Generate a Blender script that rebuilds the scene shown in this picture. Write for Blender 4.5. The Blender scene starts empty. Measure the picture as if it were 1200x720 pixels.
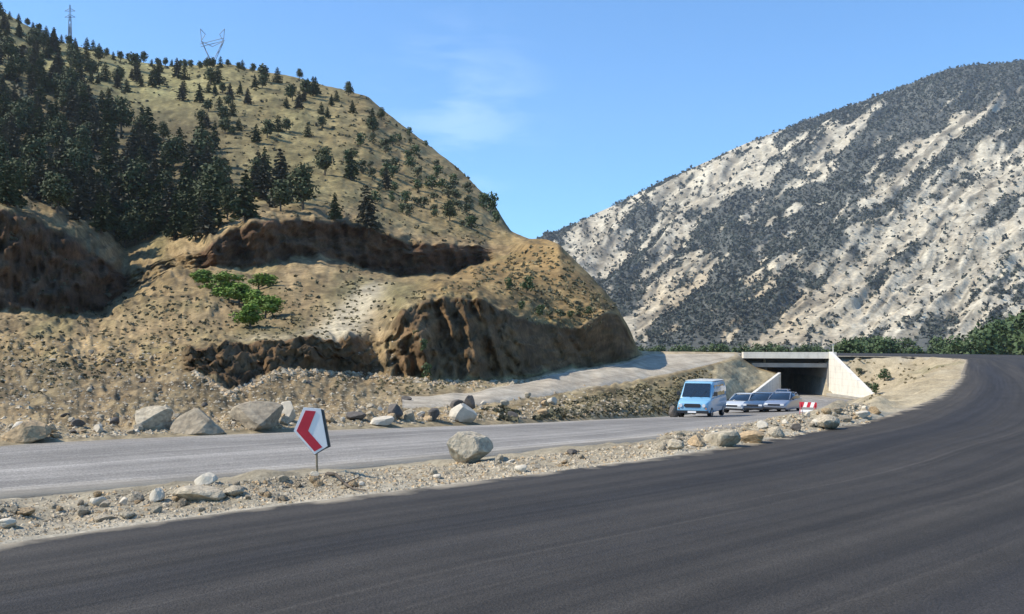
import bpy, bmesh, math, random
import numpy as np
from mathutils import Vector, Matrix
from mathutils.bvhtree import BVHTree

R = math.radians
SC = bpy.context.scene
COL = SC.collection
random.seed(7)
rng = np.random.default_rng(11)

# ------------------------------------------------------------------ camera, sky, sun, exposure
F = 1150.0            # focal length in pixels of a 1200 px wide picture
EYE = 1.65
cam_d = bpy.data.cameras.new('camera')
cam = bpy.data.objects.new('camera', cam_d)
COL.objects.link(cam)
cam.location = (0, 0, EYE)
cam.rotation_euler = (R(90), 0, 0)
cam_d.sensor_width = 36.0
cam_d.lens = F / 1200.0 * 36.0
cam_d.shift_y = 45.0 / 1200.0
cam_d.clip_start = 0.1
cam_d.clip_end = 20000
SC.camera = cam

SUN_AZ, SUN_EL = R(264), R(46)
SUN = Vector((math.sin(SUN_AZ) * math.cos(SUN_EL), math.cos(SUN_AZ) * math.cos(SUN_EL), math.sin(SUN_EL)))
W = bpy.data.worlds.new('World')
SC.world = W
W.use_nodes = True
nt = W.node_tree
nt.nodes.clear()
wo = nt.nodes.new('ShaderNodeOutputWorld')
bg = nt.nodes.new('ShaderNodeBackground')
bg.inputs['Strength'].default_value = 0.15
sky = nt.nodes.new('ShaderNodeTexSky')
sky.sky_type = 'NISHITA'
sky.sun_disc = False
sky.sun_elevation = SUN_EL
sky.sun_rotation = SUN_AZ
sky.altitude = 300
sky.air_density = 1.0
sky.dust_density = 0.3
sky.ozone_density = 3.0
# thin high cirrus in the sky itself, a function of the view direction
tc = nt.nodes.new('ShaderNodeTexCoord')
def wnode(t, **kw):
    n = nt.nodes.new(t)
    for k, v in kw.items():
        setattr(n, k, v)
    return n
mp = wnode('ShaderNodeMapping')
mp.inputs['Rotation'].default_value = (0, R(14), 0)
mp.inputs['Scale'].default_value = (9.0, 9.0, 34.0)
nz = wnode('ShaderNodeTexNoise')
nz.inputs['Scale'].default_value = 1.0
nz.inputs['Detail'].default_value = 5
nz.inputs['Roughness'].default_value = 0.55
nz.inputs['Distortion'].default_value = 0.4
nt.links.new(tc.outputs['Generated'], mp.inputs['Vector'])
nt.links.new(mp.outputs['Vector'], nz.inputs['Vector'])
cr = wnode('ShaderNodeValToRGB')
cr.color_ramp.elements[0].position = 0.46
cr.color_ramp.elements[0].color = (0, 0, 0, 1)
cr.color_ramp.elements[1].position = 0.66
cr.color_ramp.elements[1].color = (1, 1, 1, 1)
nt.links.new(nz.outputs['Fac'], cr.inputs['Fac'])
# the patch of sky the wisps stand in
cdir = Vector(((535 - 600) / F, 1.0, (405 - 132) / F)).normalized()
dv = wnode('ShaderNodeVectorMath', operation='DISTANCE')
dv.inputs[1].default_value = cdir
nt.links.new(tc.outputs['Generated'], dv.inputs[0])
mr = wnode('ShaderNodeMapRange')
mr.inputs['From Min'].default_value = 0.11
mr.inputs['From Max'].default_value = 0.01
nt.links.new(dv.outputs['Value'], mr.inputs['Value'])
mm = wnode('ShaderNodeMath', operation='MULTIPLY')
nt.links.new(cr.outputs['Color'], mm.inputs[0])
nt.links.new(mr.outputs['Result'], mm.inputs[1])
m2 = wnode('ShaderNodeMath', operation='MULTIPLY')
m2.inputs[1].default_value = 0.17
nt.links.new(mm.outputs['Value'], m2.inputs[0])
mx = wnode('ShaderNodeMix', data_type='RGBA')
mx.inputs[7].default_value = (6.2, 7.2, 8.6, 1)
nt.links.new(m2.outputs['Value'], mx.inputs[0])
tint = wnode('ShaderNodeMix', data_type='RGBA', blend_type='MULTIPLY')
tint.inputs[0].default_value = 1.0
tint.inputs[7].default_value = (0.50, 0.79, 1.0, 1)
nt.links.new(sky.outputs['Color'], tint.inputs[6])
nt.links.new(tint.outputs[2], mx.inputs[6])
nt.links.new(mx.outputs[2], bg.inputs['Color'])
nt.links.new(bg.outputs['Background'], wo.inputs['Surface'])

sun_d = bpy.data.lights.new('sun', 'SUN')
sun_d.energy = 4.3
sun_d.angle = R(0.5)
sun_d.color = (1.0, 0.92, 0.79)
sun = bpy.data.objects.new('sun', sun_d)
COL.objects.link(sun)
sun.rotation_euler = SUN.to_track_quat('Z', 'Y').to_euler()
sun.location = (-60, 0, 80)
SC.view_settings.view_transform = 'Standard'
SC.view_settings.look = 'None'
SC.view_settings.gamma = 1
SC.view_settings.use_curve_mapping = False
SC.view_settings.exposure = 0.62

# ------------------------------------------------------------------ noise in numpy
def _hash(ix, iy, seed):
    h = (ix.astype(np.int64) * 374761393 + iy.astype(np.int64) * 668265263 + seed * 2147483647 % 1000003) & 0xffffffff
    h = ((h ^ (h >> 13)) * 1274126177) & 0xffffffff
    h = h ^ (h >> 16)
    return (h & 0xffff) / 65535.0
def vnoise(x, y, seed=0):
    ix, iy = np.floor(x), np.floor(y)
    fx, fy = x - ix, y - iy
    fx = fx * fx * (3 - 2 * fx); fy = fy * fy * (3 - 2 * fy)
    a = _hash(ix, iy, seed); b = _hash(ix + 1, iy, seed)
    c = _hash(ix, iy + 1, seed); d = _hash(ix + 1, iy + 1, seed)
    return (a * (1 - fx) + b * fx) * (1 - fy) + (c * (1 - fx) + d * fx) * fy
def fbm(x, y, octv=4, seed=0, gain=0.5):
    s = np.zeros_like(x, dtype=float); a = 1.0; t = 0.0
    for i in range(octv):
        s += a * (vnoise(x * 2 ** i + 17.3 * i, y * 2 ** i - 9.1 * i, seed + i * 31) - 0.5)
        t += a; a *= gain
    return s / t * 2          # about -1 .. 1
def ridged(x, y, octv=3, seed=0):
    s = np.zeros_like(x, dtype=float); a = 1.0; t = 0
    for i in range(octv):
        s += a * (1 - np.abs(2 * vnoise(x * 2 ** i + 5.7 * i, y * 2 ** i, seed + 13 * i) - 1))
        t += a; a *= 0.5
    return s / t
def sstep(a, b, x):
    t = np.clip((x - a) / (b - a), 0, 1)
    return t * t * (3 - 2 * t)

# ------------------------------------------------------------------ materials
def mat(name):
    m = bpy.data.materials.new(name)
    m.use_nodes = True
    n = m.node_tree
    b = n.nodes['Principled BSDF']
    return m, n, b
def N(n, t, **kw):
    x = n.nodes.new(t)
    for k, v in kw.items():
        if k.startswith('_'):
            x.inputs[k[1:].replace('_', ' ')].default_value = v
        else:
            setattr(x, k, v)
    return x
def ramp(n, pts):
    r = n.nodes.new('ShaderNodeValToRGB')
    e = r.color_ramp.elements
    while len(e) < len(pts): e.new(0.5)
    for el, (p, c) in zip(e, pts):
        el.position = p
        el.color = (c[0], c[1], c[2], 1) if hasattr(c, '__len__') else (c, c, c, 1)
    return r
def simple(name, col, rough=0.6, var=0.15, scale=6.0, metallic=0.0, bump=0.0, coat=0.0, dist=0.02):
    m, n, b = mat(name)
    tcn = N(n, 'ShaderNodeTexCoord')
    nz = N(n, 'ShaderNodeTexNoise', _Scale=scale, _Detail=6.0, _Roughness=0.6)
    n.links.new(tcn.outputs['Object'], nz.inputs['Vector'])
    lo = [c * (1 - var) for c in col]; hi = [min(1, c * (1 + var)) for c in col]
    r = ramp(n, [(0.3, lo), (0.7, hi)])
    n.links.new(nz.outputs['Fac'], r.inputs['Fac'])
    n.links.new(r.outputs['Color'], b.inputs['Base Color'])
    b.inputs['Roughness'].default_value = rough
    b.inputs['Metallic'].default_value = metallic
    if coat:
        b.inputs['Coat Weight'].default_value = coat
    if bump:
        bp = N(n, 'ShaderNodeBump', _Strength=bump, _Distance=dist)
        n.links.new(nz.outputs['Fac'], bp.inputs['Height'])
        n.links.new(bp.outputs['Normal'], b.inputs['Normal'])
    return m
def earth(name, scales, bump, dist, rough=0.95, lo=0.7, hi=1.3):
    """vertex colours (the soil colour) broken up by procedural noise at several sizes"""
    m, n, b = mat(name)
    at = N(n, 'ShaderNodeVertexColor', layer_name='soil')
    geo = N(n, 'ShaderNodeNewGeometry')
    prev = at.outputs['Color']
    hs = []
    for i, s in enumerate(scales):
        nz = N(n, 'ShaderNodeTexNoise', _Scale=s, _Detail=5.0, _Roughness=0.65)
        n.links.new(geo.outputs['Position'], nz.inputs['Vector'])
        r = ramp(n, [(0.3, lo), (0.7, hi)])
        n.links.new(nz.outputs['Fac'], r.inputs['Fac'])
        mu = N(n, 'ShaderNodeMix', data_type='RGBA', blend_type='MULTIPLY')
        mu.inputs[0].default_value = 1.0
        n.links.new(prev, mu.inputs[6]); n.links.new(r.outputs['Color'], mu.inputs[7])
        prev = mu.outputs[2]
        hs.append(nz.outputs['Fac'])
    n.links.new(prev, b.inputs['Base Color'])
    b.inputs['Roughness'].default_value = rough
    b.inputs['Specular IOR Level'].default_value = 0.15
    bp = N(n, 'ShaderNodeBump', _Strength=bump, _Distance=dist)
    n.links.new(hs[-1], bp.inputs['Height'])
    bp2 = N(n, 'ShaderNodeBump', _Strength=bump, _Distance=dist * 4)
    n.links.new(hs[0], bp2.inputs['Height'])
    n.links.new(bp.outputs['Normal'], bp2.inputs['Normal'])
    n.links.new(bp2.outputs['Normal'], b.inputs['Normal'])
    return m

M = {}
M['ground'] = earth('gravel_ground', (0.8, 6.0, 28.0), 0.6, 0.03, lo=0.72, hi=1.22)
M['hill'] = earth('hill_soil', (0.12, 0.7, 3.5), 0.7, 0.12, lo=0.66, hi=1.3)
M['mountain'] = earth('mountain_rock', (0.012, 0.05, 0.2), 0.6, 3.0, lo=0.75, hi=1.2)

def road_mat(name, c_lo, c_hi, across, along, grain, rough, bands, spec=0.3, dust=(-0.55, -0.28)):
    """streaks run along the road: the uv map holds metres across / metres along"""
    m, n, b = mat(name)
    uv = N(n, 'ShaderNodeUVMap', uv_map='road')
    mp = N(n, 'ShaderNodeMapping'); mp.inputs['Scale'].default_value = (across, along, 1)
    n.links.new(uv.outputs['UV'], mp.inputs['Vector'])
    nz = N(n, 'ShaderNodeTexNoise', _Scale=1.0, _Detail=4.0, _Roughness=0.6, _Distortion=0.15)
    n.links.new(mp.outputs['Vector'], nz.inputs['Vector'])
    r = ramp(n, [(0.32, c_lo), (0.68, c_hi)])
    n.links.new(nz.outputs['Fac'], r.inputs['Fac'])
    prev = r.outputs['Color']
    # broad wear bands
    mp2 = N(n, 'ShaderNodeMapping'); mp2.inputs['Scale'].default_value = (across * 0.22, along * 0.3, 1)
    n.links.new(uv.outputs['UV'], mp2.inputs['Vector'])
    n2 = N(n, 'ShaderNodeTexNoise', _Scale=1.0, _Detail=2.0)
    n.links.new(mp2.outputs['Vector'], n2.inputs['Vector'])
    r2 = ramp(n, bands)
    n.links.new(n2.outputs['Fac'], r2.inputs['Fac'])
    mu = N(n, 'ShaderNodeMix', data_type='RGBA', blend_type='MULTIPLY'); mu.inputs[0].default_value = 1
    n.links.new(prev, mu.inputs[6]); n.links.new(r2.outputs['Color'], mu.inputs[7])
    geo = N(n, 'ShaderNodeNewGeometry')
    n3 = N(n, 'ShaderNodeTexNoise', _Scale=grain, _Detail=3.0, _Roughness=0.7)
    n.links.new(geo.outputs['Position'], n3.inputs['Vector'])
    r3 = ramp(n, [(0.36, 0.58), (0.64, 1.42)])
    n.links.new(n3.outputs['Fac'], r3.inputs['Fac'])
    mu2 = N(n, 'ShaderNodeMix', data_type='RGBA', blend_type='MULTIPLY'); mu2.inputs[0].default_value = 1
    n.links.new(mu.outputs[2], mu2.inputs[6]); n.links.new(r3.outputs['Color'], mu2.inputs[7])
    # dust drifted in from the gravel edge: u = 0 is the edge
    sx = N(n, 'ShaderNodeSeparateXYZ'); n.links.new(uv.outputs['UV'], sx.inputs[0])
    nd = N(n, 'ShaderNodeTexNoise', _Scale=1.6, _Detail=4.0); n.links.new(geo.outputs['Position'], nd.inputs['Vector'])
    ad = N(n, 'ShaderNodeMath', operation='MULTIPLY_ADD'); ad.inputs[1].default_value = -1.0
    n.links.new(nd.outputs['Fac'], ad.inputs[0]); n.links.new(sx.outputs['X'], ad.inputs[2])
    dr = N(n, 'ShaderNodeMapRange'); dr.inputs['From Min'].default_value = dust[0]; dr.inputs['From Max'].default_value = dust[1]
    dr.inputs['To Min'].default_value = 0.8; dr.inputs['To Max'].default_value = 0.0
    n.links.new(ad.outputs['Value'], dr.inputs['Value'])
    md = N(n, 'ShaderNodeMix', data_type='RGBA')
    md.inputs[7].default_value = (0.36, 0.31, 0.23, 1)
    n.links.new(dr.outputs['Result'], md.inputs[0]); n.links.new(mu2.outputs[2], md.inputs[6])
    vo = N(n, 'ShaderNodeTexVoronoi', _Scale=22.0)
    n.links.new(geo.outputs['Position'], vo.inputs['Vector'])
    rv = ramp(n, [(0.0, 1.0), (0.10, 0.0)])
    n.links.new(vo.outputs['Distance'], rv.inputs['Fac'])
    sp = N(n, 'ShaderNodeMix', data_type='RGBA'); sp.inputs[7].default_value = (0.22, 0.20, 0.17, 1)
    sc_ = N(n, 'ShaderNodeMath', operation='MULTIPLY'); sc_.inputs[1].default_value = 0.55
    n.links.new(rv.outputs['Color'], sc_.inputs[0]); n.links.new(sc_.outputs[0], sp.inputs[0])
    n.links.new(md.outputs[2], sp.inputs[6])
    n4 = N(n, 'ShaderNodeTexNoise', _Scale=0.55, _Detail=5.0, _Roughness=0.7)
    n.links.new(geo.outputs['Position'], n4.inputs['Vector'])
    r4 = ramp(n, [(0.35, 0.86), (0.65, 1.14)]); n.links.new(n4.outputs['Fac'], r4.inputs['Fac'])
    mu4 = N(n, 'ShaderNodeMix', data_type='RGBA', blend_type='MULTIPLY'); mu4.inputs[0].default_value = 1
    n.links.new(sp.outputs[2], mu4.inputs[6]); n.links.new(r4.outputs['Color'], mu4.inputs[7])
    # thin tyre and roller lines
    mp5 = N(n, 'ShaderNodeMapping'); mp5.inputs['Scale'].default_value = (9.0, 0.02, 1)
    n.links.new(uv.outputs['UV'], mp5.inputs['Vector'])
    n5 = N(n, 'ShaderNodeTexNoise', _Scale=1.0, _Detail=2.0); n.links.new(mp5.outputs['Vector'], n5.inputs['Vector'])
    r5 = ramp(n, [(0.28, 0.72), (0.40, 1.0), (0.58, 1.0), (0.70, 1.5)]); n.links.new(n5.outputs['Fac'], r5.inputs['Fac'])
    mu5 = N(n, 'ShaderNodeMix', data_type='RGBA', blend_type='MULTIPLY'); mu5.inputs[0].default_value = 1
    n.links.new(mu4.outputs[2], mu5.inputs[6]); n.links.new(r5.outputs['Color'], mu5.inputs[7])
    n.links.new(mu5.outputs[2], b.inputs['Base Color'])
    b.inputs['Roughness'].default_value = rough
    b.inputs['Specular IOR Level'].default_value = spec
    bp = N(n, 'ShaderNodeBump', _Strength=1.0, _Distance=0.015)
    n.links.new(n3.outputs['Fac'], bp.inputs['Height'])
    n.links.new(bp.outputs['Normal'], b.inputs['Normal'])
    return m
M['asphalt'] = road_mat('fresh_asphalt', (0.025, 0.0225, 0.0192), (0.053, 0.0475, 0.0405), 3.2, 0.035, 60, 0.8,
                        [(0.32, (0.72, 0.76, 0.90)), (0.5, (1.0, 0.97, 0.94)), (0.68, (1.22, 1.18, 1.12))])
M['old_asphalt'] = road_mat('worn_asphalt', (0.195, 0.181, 0.160), (0.265, 0.246, 0.218), 1.1, 0.04, 30, 0.9,
                            [(0.35, 0.80), (0.5, 1.0), (0.65, 1.18)], 0.2, dust=(-0.3, 1.0))
M['rock'] = simple('pale_rock', (0.40, 0.335, 0.235), 0.95, 0.42, 7.0, bump=0.9, dist=0.05)
M['rock_tan'] = simple('tan_rock', (0.38, 0.27, 0.15), 0.95, 0.42, 6.0, bump=0.9, dist=0.05)
M['rock_grey'] = simple('grey_rock', (0.29, 0.235, 0.16), 0.95, 0.42, 6.0, bump=0.9, dist=0.05)
M['rock_white'] = simple('white_rock', (0.52, 0.455, 0.35), 0.9, 0.15, 4.0, bump=0.4)
M['rock_dark'] = simple('dark_rock', (0.10, 0.085, 0.07), 0.9, 0.3, 4.0, bump=0.6)
M['needle'] = simple('pine_needles', (0.060, 0.074, 0.024), 0.85, 0.65, 0.25)
M['needle_grey'] = simple('grey_pine_needles', (0.078, 0.074, 0.045), 0.85, 0.6, 0.3)
M['bark'] = simple('bark', (0.11, 0.085, 0.06), 0.95, 0.3, 3.0)
M['leaf_bright'] = simple('bright_green_leaves', (0.125, 0.20, 0.020), 0.8, 0.5, 2.5)
M['leaf'] = simple('dark_green_leaves', (0.048, 0.082, 0.022), 0.7, 0.5, 0.6)
M['leaf_olive'] = simple('olive_leaves', (0.075, 0.085, 0.04), 0.8, 0.45, 1.0)
M['tuft'] = simple('dry_grass', (0.20, 0.165, 0.085), 0.95, 0.3, 0.7)
M['tuft_green'] = simple('grey_green_scrub', (0.115, 0.105, 0.06), 0.95, 0.4, 0.7)
M['concrete'] = simple('pale_concrete', (0.62, 0.59, 0.52), 0.85, 0.14, 0.8, bump=0.2)
M['concrete_grey'] = simple('grey_concrete', (0.33, 0.31, 0.27), 0.9, 0.2, 0.8, bump=0.2)
def concrete(name, col):
    m, n, b = mat(name)
    t = N(n, 'ShaderNodeTexCoord')
    mp = N(n, 'ShaderNodeMapping'); mp.inputs['Scale'].default_value = (0.7, 0.7, 0.3)
    n.links.new(t.outputs['Object'], mp.inputs['Vector'])
    a = N(n, 'ShaderNodeTexNoise', _Scale=1.6, _Detail=6.0, _Roughness=0.65); n.links.new(mp.outputs['Vector'], a.inputs['Vector'])
    r = ramp(n, [(0.32, [q * 0.8 for q in col]), (0.5, col), (0.75, [min(1, q * 1.1) for q in col])])
    n.links.new(a.outputs['Fac'], r.inputs['Fac'])
    w = N(n, 'ShaderNodeTexWave', bands_direction='Z', _Scale=0.42, _Distortion=0.4)
    n.links.new(t.outputs['Object'], w.inputs['Vector'])
    r2 = ramp(n, [(0.0, 0.72), (0.06, 1.0)]); n.links.new(w.outputs['Fac'], r2.inputs['Fac'])
    mu = N(n, 'ShaderNodeMix', data_type='RGBA', blend_type='MULTIPLY'); mu.inputs[0].default_value = 0.3
    n.links.new(r.outputs['Color'], mu.inputs[6]); n.links.new(r2.outputs['Color'], mu.inputs[7])
    n.links.new(mu.outputs[2], b.inputs['Base Color']); b.inputs['Roughness'].default_value = 0.9
    return m
M['concrete'] = concrete('pale_concrete_boarded', (0.68, 0.64, 0.55))
M['underpass_shade'] = simple('shade_dark_concrete', (0.07, 0.066, 0.06), 0.95, 0.3, 0.8)  # near-black base colour paints the shade under the deck into the concrete
M['steel'] = simple('galvanised_steel', (0.36, 0.38, 0.40), 0.5, 0.1, 3.0, metallic=0.6)
M['pylon'] = simple('weathered_pylon_steel', (0.22, 0.27, 0.34), 0.7, 0.1, 3.0)
M['sign_red'] = simple('sign_red', (0.52, 0.018, 0.035), 0.4, 0.12, 8.0)
M['sign_white'] = simple('sign_white', (0.82, 0.80, 0.76), 0.4, 0.05, 8.0)
M['sign_back'] = simple('sign_back', (0.05, 0.055, 0.055), 0.6, 0.1, 8.0)
M['black'] = simple('black_plastic', (0.02, 0.02, 0.022), 0.5, 0.1, 8.0)
M['rubber'] = simple('rubber', (0.022, 0.021, 0.020), 0.85, 0.2, 10.0)
M['chrome'] = simple('chrome', (0.55, 0.56, 0.58), 0.25, 0.05, 4.0, metallic=0.9)
M['glass'] = simple('dark_glass', (0.012, 0.022, 0.035), 0.06, 0.1, 2.0, coat=0.5)
M['lamp'] = simple('headlamp_glass', (0.62, 0.64, 0.66), 0.15, 0.05, 4.0)
M['paint_blue'] = simple('pale_blue_paint', (0.21, 0.43, 0.60), 0.35, 0.05, 2.0, coat=0.6)
M['paint_cream'] = simple('cream_paint', (0.62, 0.63, 0.60), 0.4, 0.05, 2.0, coat=0.4)
M['paint_white'] = simple('white_paint', (0.50, 0.52, 0.53), 0.35, 0.05, 2.0, coat=0.6)
M['paint_steelblue'] = simple('steel_blue_paint', (0.05, 0.08, 0.13), 0.3, 0.05, 2.0, coat=0.8)
M['paint_silver'] = simple('silver_paint', (0.27, 0.30, 0.36), 0.3, 0.05, 2.0, metallic=0.3, coat=0.8)
M['paint_grey'] = simple('grey_paint', (0.26, 0.26, 0.29), 0.35, 0.05, 2.0, coat=0.6)

# ------------------------------------------------------------------ object helpers
def tag(o, label=None, cat=None, group=None, kind=None):
    if label: o['label'] = label
    if cat: o['category'] = cat
    if group: o['group'] = group
    if kind: o['kind'] = kind
    return o
def mesh_obj(name, me, parent=None, m=None):
    o = bpy.data.objects.new(name, me)
    COL.objects.link(o)
    if m is not None and not len(me.materials): me.materials.append(m)
    if parent: o.parent = parent
    return o
def bm_obj(name, bm, m, parent=None, smooth=False):
    me = bpy.data.meshes.new(name)
    bmesh.ops.recalc_face_normals(bm, faces=bm.faces)
    bm.to_mesh(me); bm.free()
    if smooth:
        for p in me.polygons: p.use_smooth = True
    return mesh_obj(name, me, parent, m)
def empty(name, loc, rz=0):
    o = bpy.data.objects.new(name, None)
    COL.objects.link(o)
    o.empty_display_size = 0.3
    o.location = loc; o.rotation_euler = (0, 0, rz)
    return o
def np_mesh(name, V, Q, cols=None, smooth=True):
    """V (n,3), Q (m,4) or (m,3)"""
    me = bpy.data.meshes.new(name)
    V = np.asarray(V, dtype=np.float32); Q = np.asarray(Q, dtype=np.int32)
    k = Q.shape[1]
    me.vertices.add(len(V)); me.vertices.foreach_set('co', V.ravel())
    me.loops.add(Q.size); me.loops.foreach_set('vertex_index', Q.ravel())
    me.polygons.add(len(Q))
    me.polygons.foreach_set('loop_start', np.arange(len(Q), dtype=np.int32) * k)
    me.polygons.foreach_set('loop_total', np.full(len(Q), k, dtype=np.int32))
    me.polygons.foreach_set('use_smooth', np.full(len(Q), smooth))
    me.update(calc_edges=True)
    if cols is not None:
        a = me.color_attributes.new('soil', 'FLOAT_COLOR', 'POINT')
        c4 = np.ones((len(V), 4), dtype=np.float32); c4[:, :3] = cols
        a.data.foreach_set('color', c4.ravel())
    return me
def grid_faces(nr, nc):
    i = np.arange(nr - 1)[:, None] * nc + np.arange(nc - 1)[None, :]
    i = i.ravel()
    return np.stack([i, i + 1, i + nc + 1, i + nc], 1)
def dup(o, parent=None):
    c = o.copy(); COL.objects.link(c)
    if parent: c.parent = parent
    for ch in list(o.children): dup(ch, c)
    return c
def box(bm, x0, x1, y0, y1, z0, z1):
    vs = [bm.verts.new(p) for p in ((x0, y0, z0), (x1, y0, z0), (x1, y1, z0), (x0, y1, z0), (x0, y0, z1), (x1, y0, z1), (x1, y1, z1), (x0, y1, z1))]
    for f in ((0, 3, 2, 1), (4, 5, 6, 7), (0, 1, 5, 4), (1, 2, 6, 5), (2, 3, 7, 6), (3, 0, 4, 7)):
        bm.faces.new([vs[i] for i in f])
    return vs
def prism(bm, pts, axis_from, axis_to, axis='y'):
    """extrude a closed outline"""
    def P(a, b, t):
        return {'y': (a, t, b), 'x': (t, a, b), 'z': (a, b, t)}[axis]
    A = [bm.verts.new(P(a, b, axis_from)) for a, b in pts]
    B = [bm.verts.new(P(a, b, axis_to)) for a, b in pts]
    bm.faces.new(A); bm.faces.new(B[::-1])
    n = len(pts)
    for i in range(n):
        bm.faces.new([A[i], B[i], B[(i + 1) % n], A[(i + 1) % n]])
def rod(bm, p, q, r0, r1=None, n=6):
    p, q = Vector(p), Vector(q); r1 = r0 if r1 is None else r1
    d = (q - p).normalized()
    s = d.cross(Vector((0, 0, 1)))
    if s.length < 1e-3: s = Vector((1, 0, 0))
    s.normalize(); t = d.cross(s)
    A, B = [], []
    for i in range(n):
        a = 2 * math.pi * i / n
        A.append(bm.verts.new(p + (s * math.cos(a) + t * math.sin(a)) * r0))
        B.append(bm.verts.new(q + (s * math.cos(a) + t * math.sin(a)) * r1))
    for i in range(n):
        bm.faces.new([A[i], A[(i + 1) % n], B[(i + 1) % n], B[i]])
    bm.faces.new(A[::-1]); bm.faces.new(B)

def wpt(px, py, Y):
    return ((px - 600) / F * Y, Y, EYE - (py - 405) / F * Y)

# ------------------------------------------------------------------ road lines
FAR = [(-600, 561, 15.8), (-200, 536, 18.9), (0, 522, 21), (300, 508, 25.5), (450, 502, 29.5), (600, 497, 36), (700, 492, 46), (785, 488, 61), (840, 482, 80), (870, 476, 101), (905, 465, 121)]
NEAR = [(-600, 642, 9.2), (-200, 604, 10.9), (0, 585, 12), (300, 560, 14.2), (600, 533, 19), (800, 513, 27), (860, 503, 36), (935, 490, 52), (975, 478, 75), (1003, 471, 98), (1006, 469, 108), (972, 464.5, 121)]
far_l = [(-60, -25, -0.4), (-25, 7.5, -0.5)] + [wpt(*p) for p in FAR] + [(32.6, 139, -4.6)]
near_l = [(-50, -33, -0.2), (-18, -1, -0.23)] + [wpt(*p) for p in NEAR] + [(39.2, 139, -4.6)]
edge_l = [(-70, -62, 0), (-40, -30, 0), (-20, -8.2, 0), (-10, 2.2, 0), (-4.21, 8.07, 0), (-2.6, 9.88, 0), (0, 12.24, 0), (2.57, 14.8, 0), (4.5, 17.2, 0), (7.2, 20.6, 0), (9.9, 24.8, 0), (13.7, 31.6, 0),
          (21.4, 47, 0), (28.2, 61.5, 0), (35, 76, 0), (42.5, 92, 0), (49.5, 107, 0.0), (52, 113, 0.05), (52.2, 117.5, 0.12), (50, 121, 0.22), (46, 122.6, 0.28), (40, 123.2, 0.34), (30, 126.4, 0.34), (20, 128.6, 0.3), (0, 128, 0.3), (-40, 127, 0.3)]

def catmull(pts, step):
    P = [np.array(p, float) for p in pts]
    P = [2 * P[0] - P[1]] + P + [2 * P[-1] - P[-2]]
    out = []
    for i in range(1, len(P) - 2):
        p0, p1, p2, p3 = P[i - 1:i + 3]
        L = np.linalg.norm(p2 - p1)
        t0, t1 = 0, np.linalg.norm(p1 - p0) ** .5
        t2 = t1 + np.linalg.norm(p2 - p1) ** .5; t3 = t2 + np.linalg.norm(p3 - p2) ** .5
        n = max(2, int(L / step))
        for k in range(n):
            t = t1 + (t2 - t1) * k / n
            A1 = (t1 - t) / (t1 - t0) * p0 + (t - t0) / (t1 - t0) * p1
            A2 = (t2 - t) / (t2 - t1) * p1 + (t - t1) / (t2 - t1) * p2
            A3 = (t3 - t) / (t3 - t2) * p2 + (t - t2) / (t3 - t2) * p3
            B1 = (t2 - t) / (t2 - t0) * A1 + (t - t0) / (t2 - t0) * A2
            B2 = (t3 - t) / (t3 - t1) * A2 + (t - t1) / (t3 - t1) * A3
            out.append((t2 - t) / (t2 - t1) * B1 + (t - t1) / (t2 - t1) * B2)
    out.append(P[-2])
    return np.array(out)
EDGE = catmull(edge_l, 1.2)
FARC = catmull(far_l, 1.5)
NEARC = catmull(near_l, 1.5)

def sdist(line, X, Y):
    """signed distance to a polyline in plan (positive to its right) and the line's height there"""
    best = np.full(X.shape, 1e18); sg = np.zeros(X.shape); zz = np.zeros(X.shape); ss = np.zeros(X.shape)
    acc = 0
    for a, b in zip(line[:-1], line[1:]):
        d = b[:2] - a[:2]; L2 = d @ d; L = math.sqrt(L2)
        t = np.clip(((X - a[0]) * d[0] + (Y - a[1]) * d[1]) / L2, 0, 1)
        qx, qy = a[0] + t * d[0], a[1] + t * d[1]
        e = (X - qx) ** 2 + (Y - qy) ** 2
        m = e < best
        s = np.sign((X - a[0]) * d[1] - (Y - a[1]) * d[0])
        best = np.where(m, e, best); sg = np.where(m, s, sg)
        zz = np.where(m, a[2] + t * (b[2] - a[2]), zz); ss = np.where(m, acc + t * L, ss)
        acc += L
    return np.sqrt(best) * sg, zz, ss

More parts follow.
